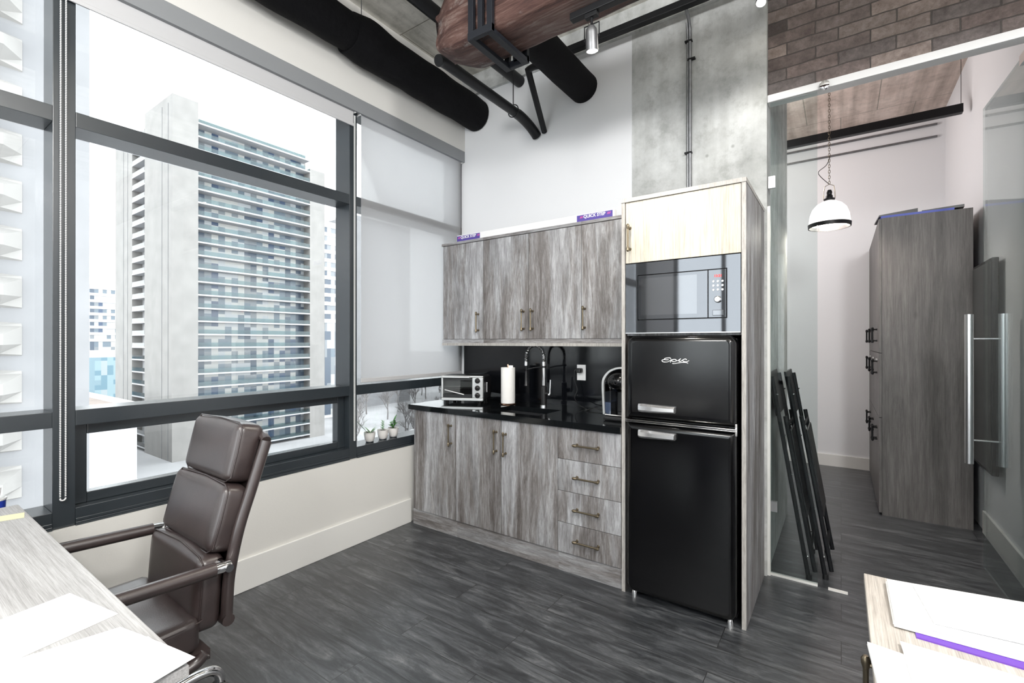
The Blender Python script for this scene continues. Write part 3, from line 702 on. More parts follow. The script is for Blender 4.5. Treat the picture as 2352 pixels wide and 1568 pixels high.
# faucet
t = E('spring_tap', 'tall black and chrome spring tap behind the sink', 'tap', (-1.80, 2.975, .914))
L('base', [(.028, 0), (.028, .012), (.02, .016), (.02, .02)], M['chrome'], t, 24)
L('body', [(.021, .018), (.021, .15), (.017, .152), (.017, .155)], M['black_plastic'], t, 24)
L('riser', [(.0135, .155), (.0135, .285)], M['chrome'], t, 20)
L('collar', [(.017, .285), (.017, .30)], M['black_plastic'], t, 20)
L('collar', [(.0145, .30), (.0145, .33)], M['chrome'], t, 20)
path = []
for i in range(61):
    a = PI * i / 60; path.append(Vector((-.075 + .075 * math.cos(a) - .0, -.01 * i / 60, .33 + .03 + .092 * math.sin(a) * 1.0)))
path = [Vector((0, 0, .33)), Vector((0, 0, .345))] + path + [Vector((-.15, -.01, .345)), Vector((-.15, -.01, .325))]
T('hose', path, .0075, M['black_plastic'], t, 10)
# spring around the hose
sp = []; acc = 0; cum = [0]
for p0, p1 in zip(path, path[1:]): cum.append(cum[-1] + (p1 - p0).length)
N = 560; turns = 30
for i in range(N + 1):
    s = cum[-1] * i / N; j = max(0, min(len(cum) - 2, next((k for k in range(len(cum) - 1) if cum[k + 1] >= s), len(cum) - 2)))
    f = (s - cum[j]) / max(1e-9, cum[j + 1] - cum[j]); p = path[j].lerp(path[j + 1], f); tn = (path[j + 1] - path[j]).normalized()
    side = Vector((0, 1, 0)); nrm = tn.cross(side).normalized(); a = 2 * PI * turns * i / N
    sp.append(p + (side * math.cos(a) + nrm * math.sin(a)) * .0125)
T('spring', sp, .0026, M['chrome'], t, 6)
L('collar', [(.014, .298), (.014, .326)], M['chrome'], t, 20, c=(-.15, -.01, 0))
L('nozzle', [(.004, .30), (.004, .258), (.009, .255), (.0115, .20), (.0125, .16), (.015, .155), (.016, .145), (0, .145)], M['black_plastic'], t, 20, c=(-.15, -.01, 0))
T('support_arm', [(0, 0, .292), (-.07, -.004, .285), (-.138, -.01, .27)], .005, M['black_plastic'], t, 8)
T('lever_mount', [(.015, 0, .095), (.05, -.01, .098)], .016, M['black_plastic'], t, 16)
T('lever', [(.052, -.01, .092), (.06, -.012, .10), (.063, -.012, .20)], [.014, .008, .0055], M['brushed'], t, 12)

# toaster oven
th = math.radians(24)
t = E('toaster_oven', 'silver and black toaster oven with three knobs at the window end of the worktop', 'toaster oven', (-2.455, 2.865, .914), th)
w, dp, h = .335, .27, .215; zb = .022
bm = bmesh.new(); prism(bm, [(-dp / 2 + .02, zb), (dp / 2, zb + .01), (dp / 2, h - .03), (dp / 2 - .05, h), (-dp / 2 + .035, h)], 'x', -w / 2, w / 2)
bm_obj('body', bm, P('oven_black_shell', (.02, .02, .021), .35, .3), t, bevel=.01)
bm = bmesh.new()
y0 = -dp / 2
for d_ in ((-w / 2, w / 2, y0, y0 + .03, zb, zb + .022), (-w / 2, w / 2, y0, y0 + .03, h - .014, h), (-w / 2, -w / 2 + .016, y0, y0 + .03, zb + .022, h - .014), (w / 2 - .085, w / 2, y0, y0 + .03, zb + .022, h - .014)): box(bm, *d_)
bm_obj('front_frame', bm, M['silver'], t, bevel=.004)
B('cavity', (-w / 2 + .016, w / 2 - .085, y0 + .028, y0 + .032, zb + .02, h - .016), P('oven_inside', (.55, .56, .55), .45, .1), t)
d = B('door', [(-w / 2 + .016, w / 2 - .088, y0 + .004, y0 + .010, zb + .04, h - .03)], M['oven_glass'], t)
B('door_rail', [(-w / 2 + .016, w / 2 - .088, y0 - .001, y0 + .014, zb + .022, zb + .05), (-w / 2 + .016, w / 2 - .088, y0 + .001, y0 + .014, h - .034, h - .014)], M['black_plastic'], t)
T('handle', [(-w / 2 + .02, y0, h - .012), (-w / 2 + .02, y0 - .024, h - .01), (w / 2 - .1, y0 - .024, h - .01), (w / 2 - .1, y0, h - .012)], .006, M['silver'], t, 10)
for k in range(5): pass
T('rack', [(-w / 2 + .02, y0 + .018, .115), (w / 2 - .09, y0 + .018, .115)], .003, M['chrome'], t, 8)
T('crumb_lever', [(-w / 2 + .03, y0 - .003, .105), (.02, y0 - .006, .07)], .005, M['silver'], t, 8)
for z in (.178, .122, .066):
    kx = w / 2 - .042
    k_ = T('knob', [(kx, y0 + .002, z), (kx, y0 - .004, z), (kx, y0 - .018, z), (kx, y0 - .020, z)], [.021, .021, .015, .012], M['black_plastic'], t, 20)
    T('knob_cap', [(kx, y0 - .019, z), (kx, y0 - .023, z)], .010, M['chrome'], k_, 16)
B('side_handle', (w / 2 + .0, w / 2 + .012, -.04, -.03, .08, .16), M['brushed'], t, bevel=.004)
for sx in (-1, 1):
    for sy in (-1, 1): L('foot', [(.012, 0), (.017, .024)], M['black_plastic'], t, 12, c=(sx * (w / 2 - .035), sy * (dp / 2 - .04), 0))

# paper towel
tw = (-2.095, 2.93, .914)
t = E('paper_towel_holder', 'copper wire paper towel stand next to the tap', 'towel holder', tw)
L('base', [(0, 0), (.062, 0), (.066, .003), (.062, .007), (0, .008)], M['copper'], t, 36)
T('rod', [(0, 0, .004), (0, 0, .295)], .004, M['copper'], t, 8)
L('finial', [(0, .292), (.008, .296), (.006, .304), (0, .308)], M['copper'], t, 12)
bm = bmesh.new(); N = 90; pr_ = []
for i in range(N + 1):
    a = 2 * PI * i / N; pr_.append((.053 * math.cos(a), .053 * math.sin(a)))
lathe_bm(bm, [(.02, 0), (.0535, 0), (.0545, .01), (.0545, .265), (.0535, .272), (.02, .272), (.02, 0)], 40)
o = bm_obj('paper_towel_roll', bm, M['towel'], smooth=True, loc=(tw[0], tw[1], tw[2] + .009)); tag(o, 'thick white roll of paper towel on the copper stand', 'paper towel')
B('loose_corner', (.0, .045, -.0, .002, .265, .288), M['towel'], o)

# coffee machine
t = E('coffee_machine', 'silver and black pod coffee machine half hidden by the fridge cabinet', 'coffee machine', (-1.10, 2.80, .914))
B('base', [(-.085, .085, -.15, .14, 0, .03)], M['black_plastic'], t, bevel=.01)
B('drip_tray', (-.075, .08, -.155, -.03, .03, .042), M['chrome'], t, bevel=.006)
B('tower', (-.06, .085, -.01, .14, .03, .27), M['black_plastic'], t, bevel=.012)
B('water_tank', (-.098, -.055, -.10, .13, .035, .235), M['tank'], t, bevel=.008)
B('water', (-.095, -.058, -.095, .125, .038, .105), P('water_tint', (.25, .30, .42), .1, spec=.8), t)
pts = [(-.105, .0, .03), (-.110, .0, .12), (-.113, 0, .22), (-.10, 0, .265), (-.06, 0, .305), (0, 0, .325), (.06, 0, .32)]
pts = [(q_.x, q_.y, q_.z) for q_ in smooth_path(pts, 5)]
bm = bmesh.new()
inner = [(x_ * .87, .03 + (z_ - .03) * .955) for (x_, _, z_) in pts]
poly = [(p_[0], p_[2]) for p_ in pts] + inner[::-1]
prism(bm, poly, 'y', -.11, .13); bm_obj('shell', bm, M['silver'], t, smooth=True, bevel=.003)
bm = bmesh.new(); bmesh.ops.create_uvsphere(bm, u_segments=28, v_segments=16, radius=1)
for v in bm.verts: v.co = Vector((v.co.x * .088, v.co.y * .10, v.co.z * .068))
bm_obj('brew_head', bm, M['black_gloss'], t, smooth=True, loc=(.0, -.06, .235))
L('handle_ring', [(.062, -.012), (.080, -.010), (.082, .0), (.080, .010), (.062, .012)], M['chrome'], t, 32, c=(0, -.06, .205))
T('badge_ring', arc((0, -.163, .235), .012, 0, 2 * PI, 20, 'xz')[:-1], .002, M['chrome'], t, 6, closed=True)

# outlet + cord
t = E('wall_outlet', 'white double power outlet on the black backsplash', 'outlet', (-1.57, 3.131, 1.165))
B('cover_plate', (-.036, .036, -.006, 0, -.058, .058), M['white_plastic'], t, bevel=.003)
B('socket', [(-.017, .017, -.009, -.006, .008, .045), (-.017, .017, -.009, -.006, -.045, -.008)], M['white_plastic'], t, bevel=.003)
cp = [(-1.575, 3.105, 1.185), (-1.60, 3.08, 1.182), (-1.607, 3.085, 1.12), (-1.585, 3.09, 1.04), (-1.59, 3.06, .98), (-1.53, 3.03, .935), (-1.48, 3.02, .918), (-1.45, 2.95, .9175), (-1.40, 2.99, .93), (-1.35, 2.97, .925), (-1.28, 2.93, .918), (-1.22, 2.92, .918)]
t = E('power_cord', 'thin black power cord from the outlet to the coffee machine', 'cord', (-1.57, 3.1, .914))
o = T('cord', [q - Vector((-1.57, 3.1, .914)) for q in smooth_path(cp)], .003, M['black_plastic'], t, 8)
B('plug', (-.018, .018, -.03, .021, .25, .285), M['black_plastic'], t, bevel=.008)

# shelf-top box with labels
t = E('lamp_tube_carton', 'long thin white carton with purple end labels lying on the wall cabinets', 'carton', (-1.893, 2.905, 2.2025))
a = math.radians(0)
hw = .683
B('carton', (-hw, hw, -.02, .02, 0, .058), M['paper'], t, bevel=.002)
for s, ww in ((-1, .24), (1, .26)):
    xc = s * (hw - .012 - ww / 2) + (0 if s > 0 else -.012)
    lb = B('label', (xc - ww / 2, xc + ww / 2, -.0212, -.0198, .008, .052), M['label'], t)
    text('lettering', 'QUICK STEP', .029, M['white_plastic'], lb, (xc, -.0215, .037), extrude=.0004, bold=.0008)
    for q in (-1, 1):
        for j in range(3):
            bm = bmesh.new(); x_ = xc + q * (.096 + j * .008 - .004); prism(bm, [(x_, .030), (x_ + .004, .030), (x_ + .010, .044), (x_ + .006, .044)], 'y', -.0219, -.0211)
            bm_obj('stripe', bm, M['pink'], lb)

# microwave
t = E('microwave', 'built-in mirrored dark microwave above the fridge', 'microwave', (-.69, 2.5, 1.437))
o = (-.69, 2.5, 1.437)
B('cavity_box', rel((-.95, -.43, 2.52, 2.92, 1.45, 1.79), o), M['black_plastic'], t)
B('fascia', [rel(q, o) for q in ((-.98, -.912, 2.496, 2.516, 1.441, 1.820), (-.458, -.398, 2.496, 2.516, 1.441, 1.820), (-.912, -.458, 2.496, 2.516, 1.756, 1.820), (-.912, -.458, 2.496, 2.516, 1.441, 1.508))], M['mw_glass'], t)
B('bottom_lip', rel((-.98, -.398, 2.492, 2.516, 1.437, 1.441), o), M['brushed'], t)
B('door', rel((-.908, -.548, 2.493, 2.512, 1.512, 1.752), o), M['mw_glass'], t, bevel=.002)
B('window_mesh', rel((-.893, -.60, 2.4925, 2.4932, 1.535, 1.735), o), M['mw_glass2'], t)
cpn = B('control_panel', rel((-.546, -.462, 2.493, 2.512, 1.512, 1.752), o), M['mw_glass'], t, bevel=.002)
text('display', '13:21', .017, M['red'], cpn, (-.50 + .69, -.0085, 1.719 - 1.437), extrude=.0004, bold=.0003)
for r_ in range(3):
    for c_ in range(3): L('button', [(.0055, 0), (.005, .003), (0, .0035)], M['brushed'], cpn, 12, c=(-.50 + .69 + (c_ - 1) * .021, -.0075, 1.692 - 1.437 - r_ * .021), M_=Matrix.Rotation(PI / 2, 4, 'X'))
L('knob', [(.017, 0), (.016, .014), (.012, .018), (0, .018)], M['chrome'], cpn, 24, c=(-.50 + .69, -.0075, 1.602 - 1.437), M_=Matrix.Rotation(PI / 2, 4, 'X'))
B('door_button', rel((-.525, -.475, 2.4885, 2.494, 1.522, 1.55), o), M['mw_glass2'], cpn, bevel=.002)

# fridge
t = E('fridge', 'retro glossy black fridge-freezer with chrome handles in the tall cabinet', 'fridge', (-.687, 2.8, 0))
def fdoor(name, x0, x1, z0, z1, yf, th_, top_r, bot_r):
    """door with rounded outline and softly rolled front edge"""
    bm = bmesh.new(); hw_ = (x1 - x0) / 2; cx = (x0 + x1) / 2
    def outline(ins):
        pts = []
        def corner(cx_, cz_, r, a0):
            for k in range(7):
                a_ = a0 + PI / 2 * k / 6; pts.append((cx_ + r * math.cos(a_), cz_ + r * math.sin(a_)))
        rt, rb = max(top_r - ins, .004), max(bot_r - ins, .004)
        corner(x1 - ins - rt, z1 - ins - rt, rt, 0); corner(x0 + ins + rt, z1 - ins - rt, rt, PI / 2)
        corner(x0 + ins + rb, z0 + ins + rb, rb, PI); corner(x1 - ins - rb, z0 + ins + rb, rb, 1.5 * PI)
        return pts
    R_ = .032; rings = []
    steps = [(0, yf + th_)] + [(R_ * (1 - math.cos(a_)), yf + R_ * (1 - math.sin(a_))) for a_ in [PI / 2 * k / 7 for k in range(8)]]
    for ins, y in steps: rings.append([bm.verts.new((x - (-.687), y - 2.8, z)) for x, z in outline(ins)])
    for A_, B_ in zip(rings, rings[1:]):
        for k in range(len(A_)): bm.faces.new((A_[k], A_[(k + 1) % len(A_)], B_[(k + 1) % len(A_)], B_[k]))
    bm.faces.new(rings[0][::-1])
    # crowned front
    for ex in (.004, .012, .03):
        rings.append([bm.verts.new((x - (-.687), yf - 2.8, z)) for x, z in outline(R_ + ex)])
        A_, B_ = rings[-2], rings[-1]
        for k in range(len(A_)): bm.faces.new((A_[k], A_[(k + 1) % len(A_)], B_[(k + 1) % len(A_)], B_[k]))
    bm.faces.new(rings[-1])
    return bm_obj(name, bm, M['black_gloss'], t, smooth=True, angle=50)
B('cabinet_shell', (-.955 + .687, -.417 + .687, 2.52 - 2.8, 3.08 - 2.8, .03, 1.41), M['black_plastic'], t, bevel=.01)
fz = fdoor('freezer_door', -.962, -.412, .978, 1.422, 2.452, .07, .045, .008)
fr = fdoor('fridge_door', -.962, -.412, .035, .955, 2.452, .07, .008, .045)
B('chrome_strip', [(-.964 + .687, -.410 + .687, 2.444 - 2.8, 2.51 - 2.8, .9655, .9725), (-.962 + .687, -.412 + .687, 2.447 - 2.8, 2.51 - 2.8, .9575, .9625)], M['chrome'], t, bevel=.0015)
B('hinge', (-.418 + .687, -.408 + .687, 2.46 - 2.8, 2.50 - 2.8, .935, .995), M['chrome'], t, bevel=.003)
for par, zc in ((fz, 1.040), (fr, .902)):
    hd = E('x', 'x', 'x'); bpy.data.objects.remove(hd)
    bm = bmesh.new()
    sect = [(-.895, .014, 0), (-.888, .020, .018), (-.868, .022, .028), (-.80, .020, .034), (-.72, .017, .036), (-.696, .016, .035), (-.694, .015, .010)]
    rings = []
    for (x, hh, out) in sect:
        ring = [bm.verts.new((x + .687, 2.4535 - 2.8 - q * out - (.001), zc + s * hh)) for (q, s) in ((0, -1), (.6, -1), (1, -.5), (1, .5), (.6, 1), (0, 1))]
        rings.append(ring)
    for A_, B_ in zip(rings, rings[1:]):
        for k in range(6): bm.faces.new((A_[k], A_[(k + 1) % 6], B_[(k + 1) % 6], B_[k]))
    bm.faces.new(rings[0]); bm.faces.new(rings[-1][::-1])
    h_ = bm_obj('handle', bm, M['bright'], par, smooth=True, angle=30)
    B('handle_inlay', (-.80 + .687, -.715 + .687, 2.4215 - 2.8, 2.4235 - 2.8, zc - .006, zc + .006), M['brushed'], h_)
def script(strokes, par, name):
    bm = bmesh.new()
    for st_, w_ in strokes:
        pts = [Vector((-.697 + .687 + (u / 23.52 - 50) * .00221, 2.4495 - 2.8, 1.294 - (v / 23.52 - 30) * .00221)) for u, v in st_]
        tube_bm(bm, smooth_path(pts, 5), .0022 * w_, 7)
    return bm_obj(name, bm, P('bright_silver_lettering', (.85, .85, .86), .35, .35), par, smooth=True)
script([([(950, 590), (860, 555), (640, 585), (600, 640), (700, 672), (830, 660)], 1), ([(700, 672), (560, 660), (460, 700), (490, 765), (600, 792), (760, 780), (860, 735), (940, 650)], .9),
        ([(1010, 630), (940, 735), (915, 805)], 1), ([(960, 710), (1060, 645), (1180, 635), (1245, 690), (1185, 745), (1080, 760), (980, 725)], .9),
        ([(1245, 700), (1330, 690), (1480, 575)], .8), ([(1480, 575), (1410, 670), (1380, 735), (1470, 735), (1570, 660)], 1),
        ([(1790, 640), (1720, 600), (1610, 640), (1580, 700), (1660, 750), (1790, 745), (1910, 680)], 1), ([(1030, 850), (1100, 865), (1400, 812), (1600, 787), (1750, 790), (1860, 825)], .8)], fz, 'brand_lettering')
for sx in (-.93, -.445): L('foot', [(.016, 0), (.016, .02), (.01, .032)], M['chrome'], t, 14, c=(sx + .687, 2.50 - 2.8, 0))

# plants
def pot(loc, label, kind):
    t = E('potted_plant', label, 'plant', loc, group='small plants on the window ledge')
    L('pot', [(0, 0), (.026, 0), (.034, .012), (.040, .045), (.041, .062), (.043, .066), (.039, .066), (.036, .056), (0, .056)], M['pot'], t, 28)
    L('soil', [(0, .0575), (.0355, .0575)], M['soil'], t, 20)
    L('saucer', [(0, -.006), (.028, -.006), (.028, 0), (0, 0)], M['frame'], t, 20)
    bm = bmesh.new()
    def leaf(p, d, ln, w_, up=.2):
        p = Vector(p); d = Vector(d).normalized(); s = d.cross(Vector((0, 0, 1))).normalized(); nrm = s.cross(d).normalized()
        rows = []
        for i in range(7):
            f = i / 6; ww = w_ * math.sin(PI * min(.98, f * .92 + .06)); c = p + d * ln * f - nrm * ln * up * f * f
            rows.append([bm.verts.new(c - s * ww), bm.verts.new(c + nrm * -.12 * ww), bm.verts.new(c + s * ww)])
        for A_, B_ in zip(rows, rows[1:]):
            for k in range(2): bm.faces.new((A_[k], A_[k + 1], B_[k + 1], B_[k]))
    r_ = random.Random(kind)
    if kind == 1:
        for i in range(22):
            a = r_.uniform(0, 2 * PI); leaf((0.005, 0, .056), (math.cos(a), math.sin(a), r_.uniform(.4, 2)), r_.uniform(.05, .08), .0045, .3)
        leaf((-.02, 0, .056), (-.05, -.8, .85), .17, .008, 0)
        m_ = M['leaf_pale']
    elif kind == 2:
        tube_bm(bm, [(0, 0, .056), (.0, 0, .13)], .002, 6)
        for i in range(26):
            a = i * 2.4; z = .066 + i * .0026; leaf((0, 0, z), (math.cos(a), math.sin(a), .5), .025 - i * .0003, .008, .2)
        m_ = M['leaf_pale']
    else:
        for j in range(4):
            a0 = j * 1.7; tp = Vector((math.cos(a0) * .02, math.sin(a0) * .02, .12 - .012 * j)); tube_bm(bm, [(0, 0, .056), tp], .003, 6)
            for i in range(5):
                a = a0 + i * 1.3; leaf(Vector((0, 0, .056)).lerp(tp, .45 + .13 * i), (math.cos(a), math.sin(a), .6), .034, .012, .2)
        leaf((0, 0, .10), (.1, .3, 1), .07, .016, .1)
        m_ = M['leaf']
    bm_obj('foliage', bm, m_, t, smooth=True)
    return t
pot((-2.82, 2.205, .667), 'small plant with one long leaning leaf in a white pot', 1)
pot((-2.82, 2.325, .667), 'pale upright succulent in a white pot, middle of three', 2)
pot((-2.82, 2.425, .667), 'dark green jade plant in a white pot nearest the kitchen', 3)

# ------------------------------------------------------------------ ceiling services
def at_y(y, px, py):
    dx = (px - 1176) / 1076; dzz = (784 - py) / 1076
    f = Vector((-math.sin(YAW), math.cos(YAW), 0)); r_ = Vector((math.cos(YAW), math.sin(YAW), 0))
    d_ = f + r_ * dx + Vector((0, 0, 1)) * (dzz + math.tan(math.radians(.067))); return Vector((0, 0, CAM_H)) + d_ * (y / d_.y)
def rough_tube(name, pts, r, mat, parent, seg=28, amp=.01, n=60, seed=0, fr=5):
    pts = [Vector(p) for p in pts]; P_ = []; R_ = []
    tot = sum((b - a).length for a, b in zip(pts, pts[1:])); 
    rs = r if isinstance(r, list) else [r] * len(pts); acc = 0
    for i, (a, b) in enumerate(zip(pts, pts[1:])):
        m_ = max(1, int(n * (b - a).length / tot))
        for k in range(m_): P_.append(a.lerp(b, k / m_)); R_.append(rs[i] + (rs[i + 1] - rs[i]) * k / m_)
    P_.append(pts[-1]); R_.append(rs[-1])
    bm = bmesh.new(); tube_bm(bm, P_, R_, seg)
    for v in bm.verts:
        k = mn.noise(v.co * fr + Vector((seed, 0, 0))); c = min(P_, key=lambda q: (q - v.co).length_squared); v.co += (v.co - c).normalized() * k * amp
    return bm_obj(name, bm, mat, parent, smooth=True)
t = E('ventilation_duct', 'large black wrapped ventilation duct running along the window wall', 'duct', (-2.58, 1.0, 3.36))
o = Vector((-2.58, 1.0, 3.36))
rough_tube('duct_body', [Vector(q) - o for q in ((-2.575, -2.9, 3.375), (-2.575, 1.95, 3.375))], .118, M['duct'], t, amp=.012, n=90)
rough_tube('duct_sleeve', [Vector(q) - o for q in ((-2.58, 1.85, 3.37), (-2.58, 1.95, 3.37), (-2.58, 3.14, 3.35))], [.13, .138, .132], M['duct'], t, amp=.014, n=40, seed=4)
for yy in (.9, 1.95):
    T('hanger_wire', [(0, yy - 1.0, .12), (0, yy - 1.0, CZ - 3.36 - .002)], .003, M['galv'], t, 6)
t = E('short_duct', 'short black round duct entering the white wall right of the timber beam', 'duct', (-1.56, 2.2, 3.27))
rough_tube('duct_body', [(0, -3.0, 0), (0, .945, 0)], .108, M['duct'], t, amp=.004, n=50, seed=9)
# thin pipes
tag(T('ceiling_pipe', [(-2.13, -2.9, 3.50), (-2.13, 3.145, 3.50)], .045, M['black_metal'], seg=16), 'black pipe close under the ceiling, left of the beam bracket', 'pipe', 'black pipes under the ceiling')
pb = smooth_path([(-1.99, 2.06, 3.09), (-1.99, 2.12, 3.105), (-1.99, 2.4, 3.105), (-1.99, 2.84, 3.105), (-1.988, 2.95, 3.10), (-1.98, 3.04, 3.075), (-1.972, 3.10, 3.045), (-1.97, 3.145, 3.02)], 6)
t = E('drain_pipe', 'black pipe bending down into the white wall beside the large duct', 'pipe', (-2.0, 2.6, 3.2), group='black pipes under the ceiling')
T('pipe', [q - Vector((-2.0, 2.6, 3.2)) for q in pb], [.034] * 20 + [.038] * (len(pb) - 20), M['black_metal'], t, 16)
T('hanger_rod', [(.01, .25, -.05), (.01, .25, CZ - 3.2 - .003)], .004, M['black_metal'], t, 6)
T('hanger_ring', arc((.01, .25, -.095), .045, 0, 2 * PI, 20, 'xz')[:-1], .004, M['black_metal'], t, 6, closed=True)
t = E('angled_pipe', 'thin black pipe slanting down into the white wall', 'pipe', (-1.9, 3.0, 3.3), group='black pipes under the ceiling')
o = Vector((-1.9, 3.0, 3.3))
T('pipe', [q - o for q in smooth_path([(-1.672, 2.7, 3.262), (-1.72, 2.7, 3.268), (-1.755, 2.705, 3.262), (-1.77, 2.73, 3.245), (-1.899, 3.145, 3.035)], 6)], .022, M['black_metal'], t, 12)
tag(B('ceiling_bar', (-1.75, 2.9, 2.985, 3.035, 3.475, 3.52), M['black_metal'], bevel=.004), 'straight black bar under the ceiling above the kitchen wall', 'bar')
tag(T('suspension_rod', [(-1.75, 1.92, 3.12), (-1.75, 1.92, CZ - .002)], .005, M['black_metal'], seg=8), 'thin black rod from the ceiling to the end of the timber beam', 'rod')
tag(B('access_panel', (-2.42, -2.15, .80, 1.05, 3.30, 3.33), P('dark_teal_panel', (.03, .04, .045), .5), bevel=.004), 'dark flat panel hung beside the large duct at the top of the picture', 'panel')

# timber beam with steel bracket
t = E('timber_beam', 'rough reddish-brown salvaged timber beam hung under the ceiling', 'beam', (-.4, 1.95, 3.08))
bm = bmesh.new(); nx, q = 70, 6
x0, x1 = -1.80, 1.9; y0, y1, z0, z1 = 1.80, 2.08, 2.915, 3.26
sec = []
for k in range(10): sec.append((y0 + (y1 - y0) * k / 9, z0))
for k in range(1, 10): sec.append((y1, z0 + (z1 - z0) * k / 9))
for k in range(1, 10): sec.append((y1 - (y1 - y0) * k / 9, z1))
for k in range(1, 9): sec.append((y0, z1 - (z1 - z0) * k / 9))
rings = []; cy, cz = (y0 + y1) / 2, (z0 + z1) / 2
for i in range(nx + 1):
    x = x0 + (x1 - x0) * (i / nx) ** 1.6; ring = []
    tp = 1 - .38 * max(0, 1 - (x - x0) / .16) ** 1.6
    for (y, z) in sec:
        yy = cy + (y - cy) * tp; zz = cz + (z - cz) * tp
        ed = min(1, (abs(y - cy) / ((y1 - y0) / 2)) * (abs(z - cz) / ((z1 - z0) / 2))); yy -= (yy - cy) * .09 * ed ** 4; zz -= (zz - cz) * .09 * ed ** 4
        nn = mn.noise(Vector((x * 3, yy * 7, zz * 7))) * .010 + mn.noise(Vector((x * 9, yy * 22, zz * 22))) * .005
        v = Vector((x + (mn.noise(Vector((yy * 12, zz * 12, 5))) * .05 if i == 0 else 0), yy, zz)); dd = Vector((0, yy - cy, zz - cz)).normalized()
        ring.append(bm.verts.new(v + dd * nn - Vector((-.4, 1.95, 3.08))))
    rings.append(ring)
for A_, B_ in zip(rings, rings[1:]):
    for k in range(len(A_)): bm.faces.new((A_[k], A_[(k + 1) % len(A_)], B_[(k + 1) % len(A_)], B_[k]))
bm.faces.new(rings[0][::-1]); bm.faces.new(rings[-1])
bm_obj('log', bm, M['timber'], t, smooth=True, angle=60)
t = E('beam_bracket', 'dark steel cage bracket wrapped around the timber beam', 'bracket', (-1.43, 1.95, 2.9))
bx0, bx1, by0, by1, bz = -1.515, -1.365, 1.775, 2.105, 2.885
o = (-1.43, 1.95, 2.9); bars = []
wd = .032
for y in (by0, by1 - .022):
    bars += [(bx0, bx0 + wd, y, y + .022, bz, CZ - .001), (bx1 - wd, bx1, y, y + .022, bz, CZ - .001), ((bx0 + bx1) / 2 - .014, (bx0 + bx1) / 2 + .014, y, y + .022, bz + .02, CZ - .001)]
bars_b = [(bx0, bx1, by0 - .003, by0 + .022, bz - .002, bz + .035), (bx0, bx1, by1 - .022, by1 + .003, bz - .002, bz + .035), (bx0, bx0 + .036, by0, by1, bz - .004, bz + .018), (bx1 - .036, bx1, by0, by1, bz - .004, bz + .018)]
bars_c = [(bx0, bx1, by0 - .003, by0 + .022, 3.30, 3.33), (bx0 - .02, bx1 + .02, by0 - .02, by1 + .02, CZ - .012, CZ - .001)]
B('upright', [rel(k, o) for k in bars], M['steel'], t, bevel=.002)
B('bottom_frame', [rel(k, o) for k in bars_b], M['steel'], t, bevel=.002)
B('tie', [rel(k, o) for k in bars_c], M['steel'], t, bevel=.002)
# track and spotlight
TY = 1.93
tag(B('lighting_track', (-1.02, 1.9, TY - .018, TY + .018, 2.868, 2.90), M['black_metal'], bevel=.003), 'black lighting track fixed under the timber beam', 'track')
def spot(loc, label, tilt=(0, 0), power=40, size=95):
    t = E('spotlight', label, 'spotlight', loc, group='track spotlights')
    B('adapter', (-.03, .03, -.014, .014, -.02, 0), M['black_metal'], t, bevel=.002)
    T('stem', [(0, 0, -.02), (0, 0, -.05)], .006, M['black_metal'], t, 8)
    T('yoke', [(-.036, 0, -.115), (-.036, 0, -.05), (.036, 0, -.05), (.036, 0, -.115)], .003, M['black_metal'], t, 6)
    R4 = Euler((tilt[0], tilt[1], 0)).to_matrix().to_4x4()
    L('housing', [(0, .05), (.014, .048), (.024, .035), (.027, .02), (.028, -.045), (.0285, -.055), (.025, -.055), (.024, -.02), (0, -.02)], M['galv'], t, 28, c=(0, 0, -.11), M_=R4)
    L('bulb', [(0, -.045), (.022, -.047), (.0235, -.053), (.018, -.058), (0, -.060)], M['lamp'], t, 24, c=(0, 0, -.11), M_=R4)
    ld = light('spotlight_beam', 'SPOT', Vector(loc) + Vector((0, 0, -.11)) + R4 @ Vector((0, 0, -.075)), power * .45, rot=(tilt[0], tilt[1], 0), color=(1, .94, .84), size=.02, spot=size, blend=.7)
    return t
spot((-.917, TY, 2.868), 'lit grey spotlight hanging from the track under the beam', (math.radians(12), math.radians(3)), 30, 130)
spot((-.37, 3.01, 3.475), 'spotlight at the top edge of the picture on the black bar', (math.radians(-25), 0), 18, 110)
# conduit down the column
t = E('metal_conduit', 'thin galvanised conduit running down the concrete column', 'conduit', (-.796, 3.13, 2.186))
T('pipe', [(0, 0, 0), (0, 0, 1.22), (0, -.03, 1.27), (0, -.12, 1.31)], .0105, M['galv'], t, 12)
T('pipe', [(-.016, .004, .0), (-.016, .004, 1.15), (-.012, -.03, 1.25)], .006, M['galv'], t, 8)
for z, xa in ((.42, -.032), (1.14, -.030), (1.02, -.012)): B('strap', (xa, xa + .045, -.013, .012, z, z + .009), M['black_metal'], t)

# ------------------------------------------------------------------ glass front
t = bpy.data.objects.new('window_5', None); C.objects.link(t); t.location = (-.23, 3.19, 0); t['kind'] = 'structure'; t['label'] = 'fixed frameless glass panel beside the fridge cabinet'; t['category'] = 'glass'
B('pane', (-.115, .12, -.005, .005, .01, 2.82), M['glass_door'], t)
B('channel', (-.12, .12, -.012, .012, 0, .012), M['trimw'], t)
B('clip', [(-.128, -.08, -.012, .012, .38, .44), (-.128, -.09, -.012, .012, 2.31, 2.38)], M['brushed'], t)
tag(L('door_patch', [(.018, 0), (.024, .003), (.024, .02), (.018, .023), (0, .023)], M['chrome'], seg=24, loc=(-.075, 3.166, 2.83), M_=Matrix.Rotation(PI / 2, 4, 'X')), 'round chrome fitting on the white beam above the glass edge', 'fitting')
tag(B('threshold_plate', (-.06, .03, 3.17, 3.20, 0, .004), M['trimw']), 'small pale plate set in the floor at the doorway', 'floor plate')
ang = math.radians(90 + 4)  # opened leaf
hx, hy = .752, 3.24
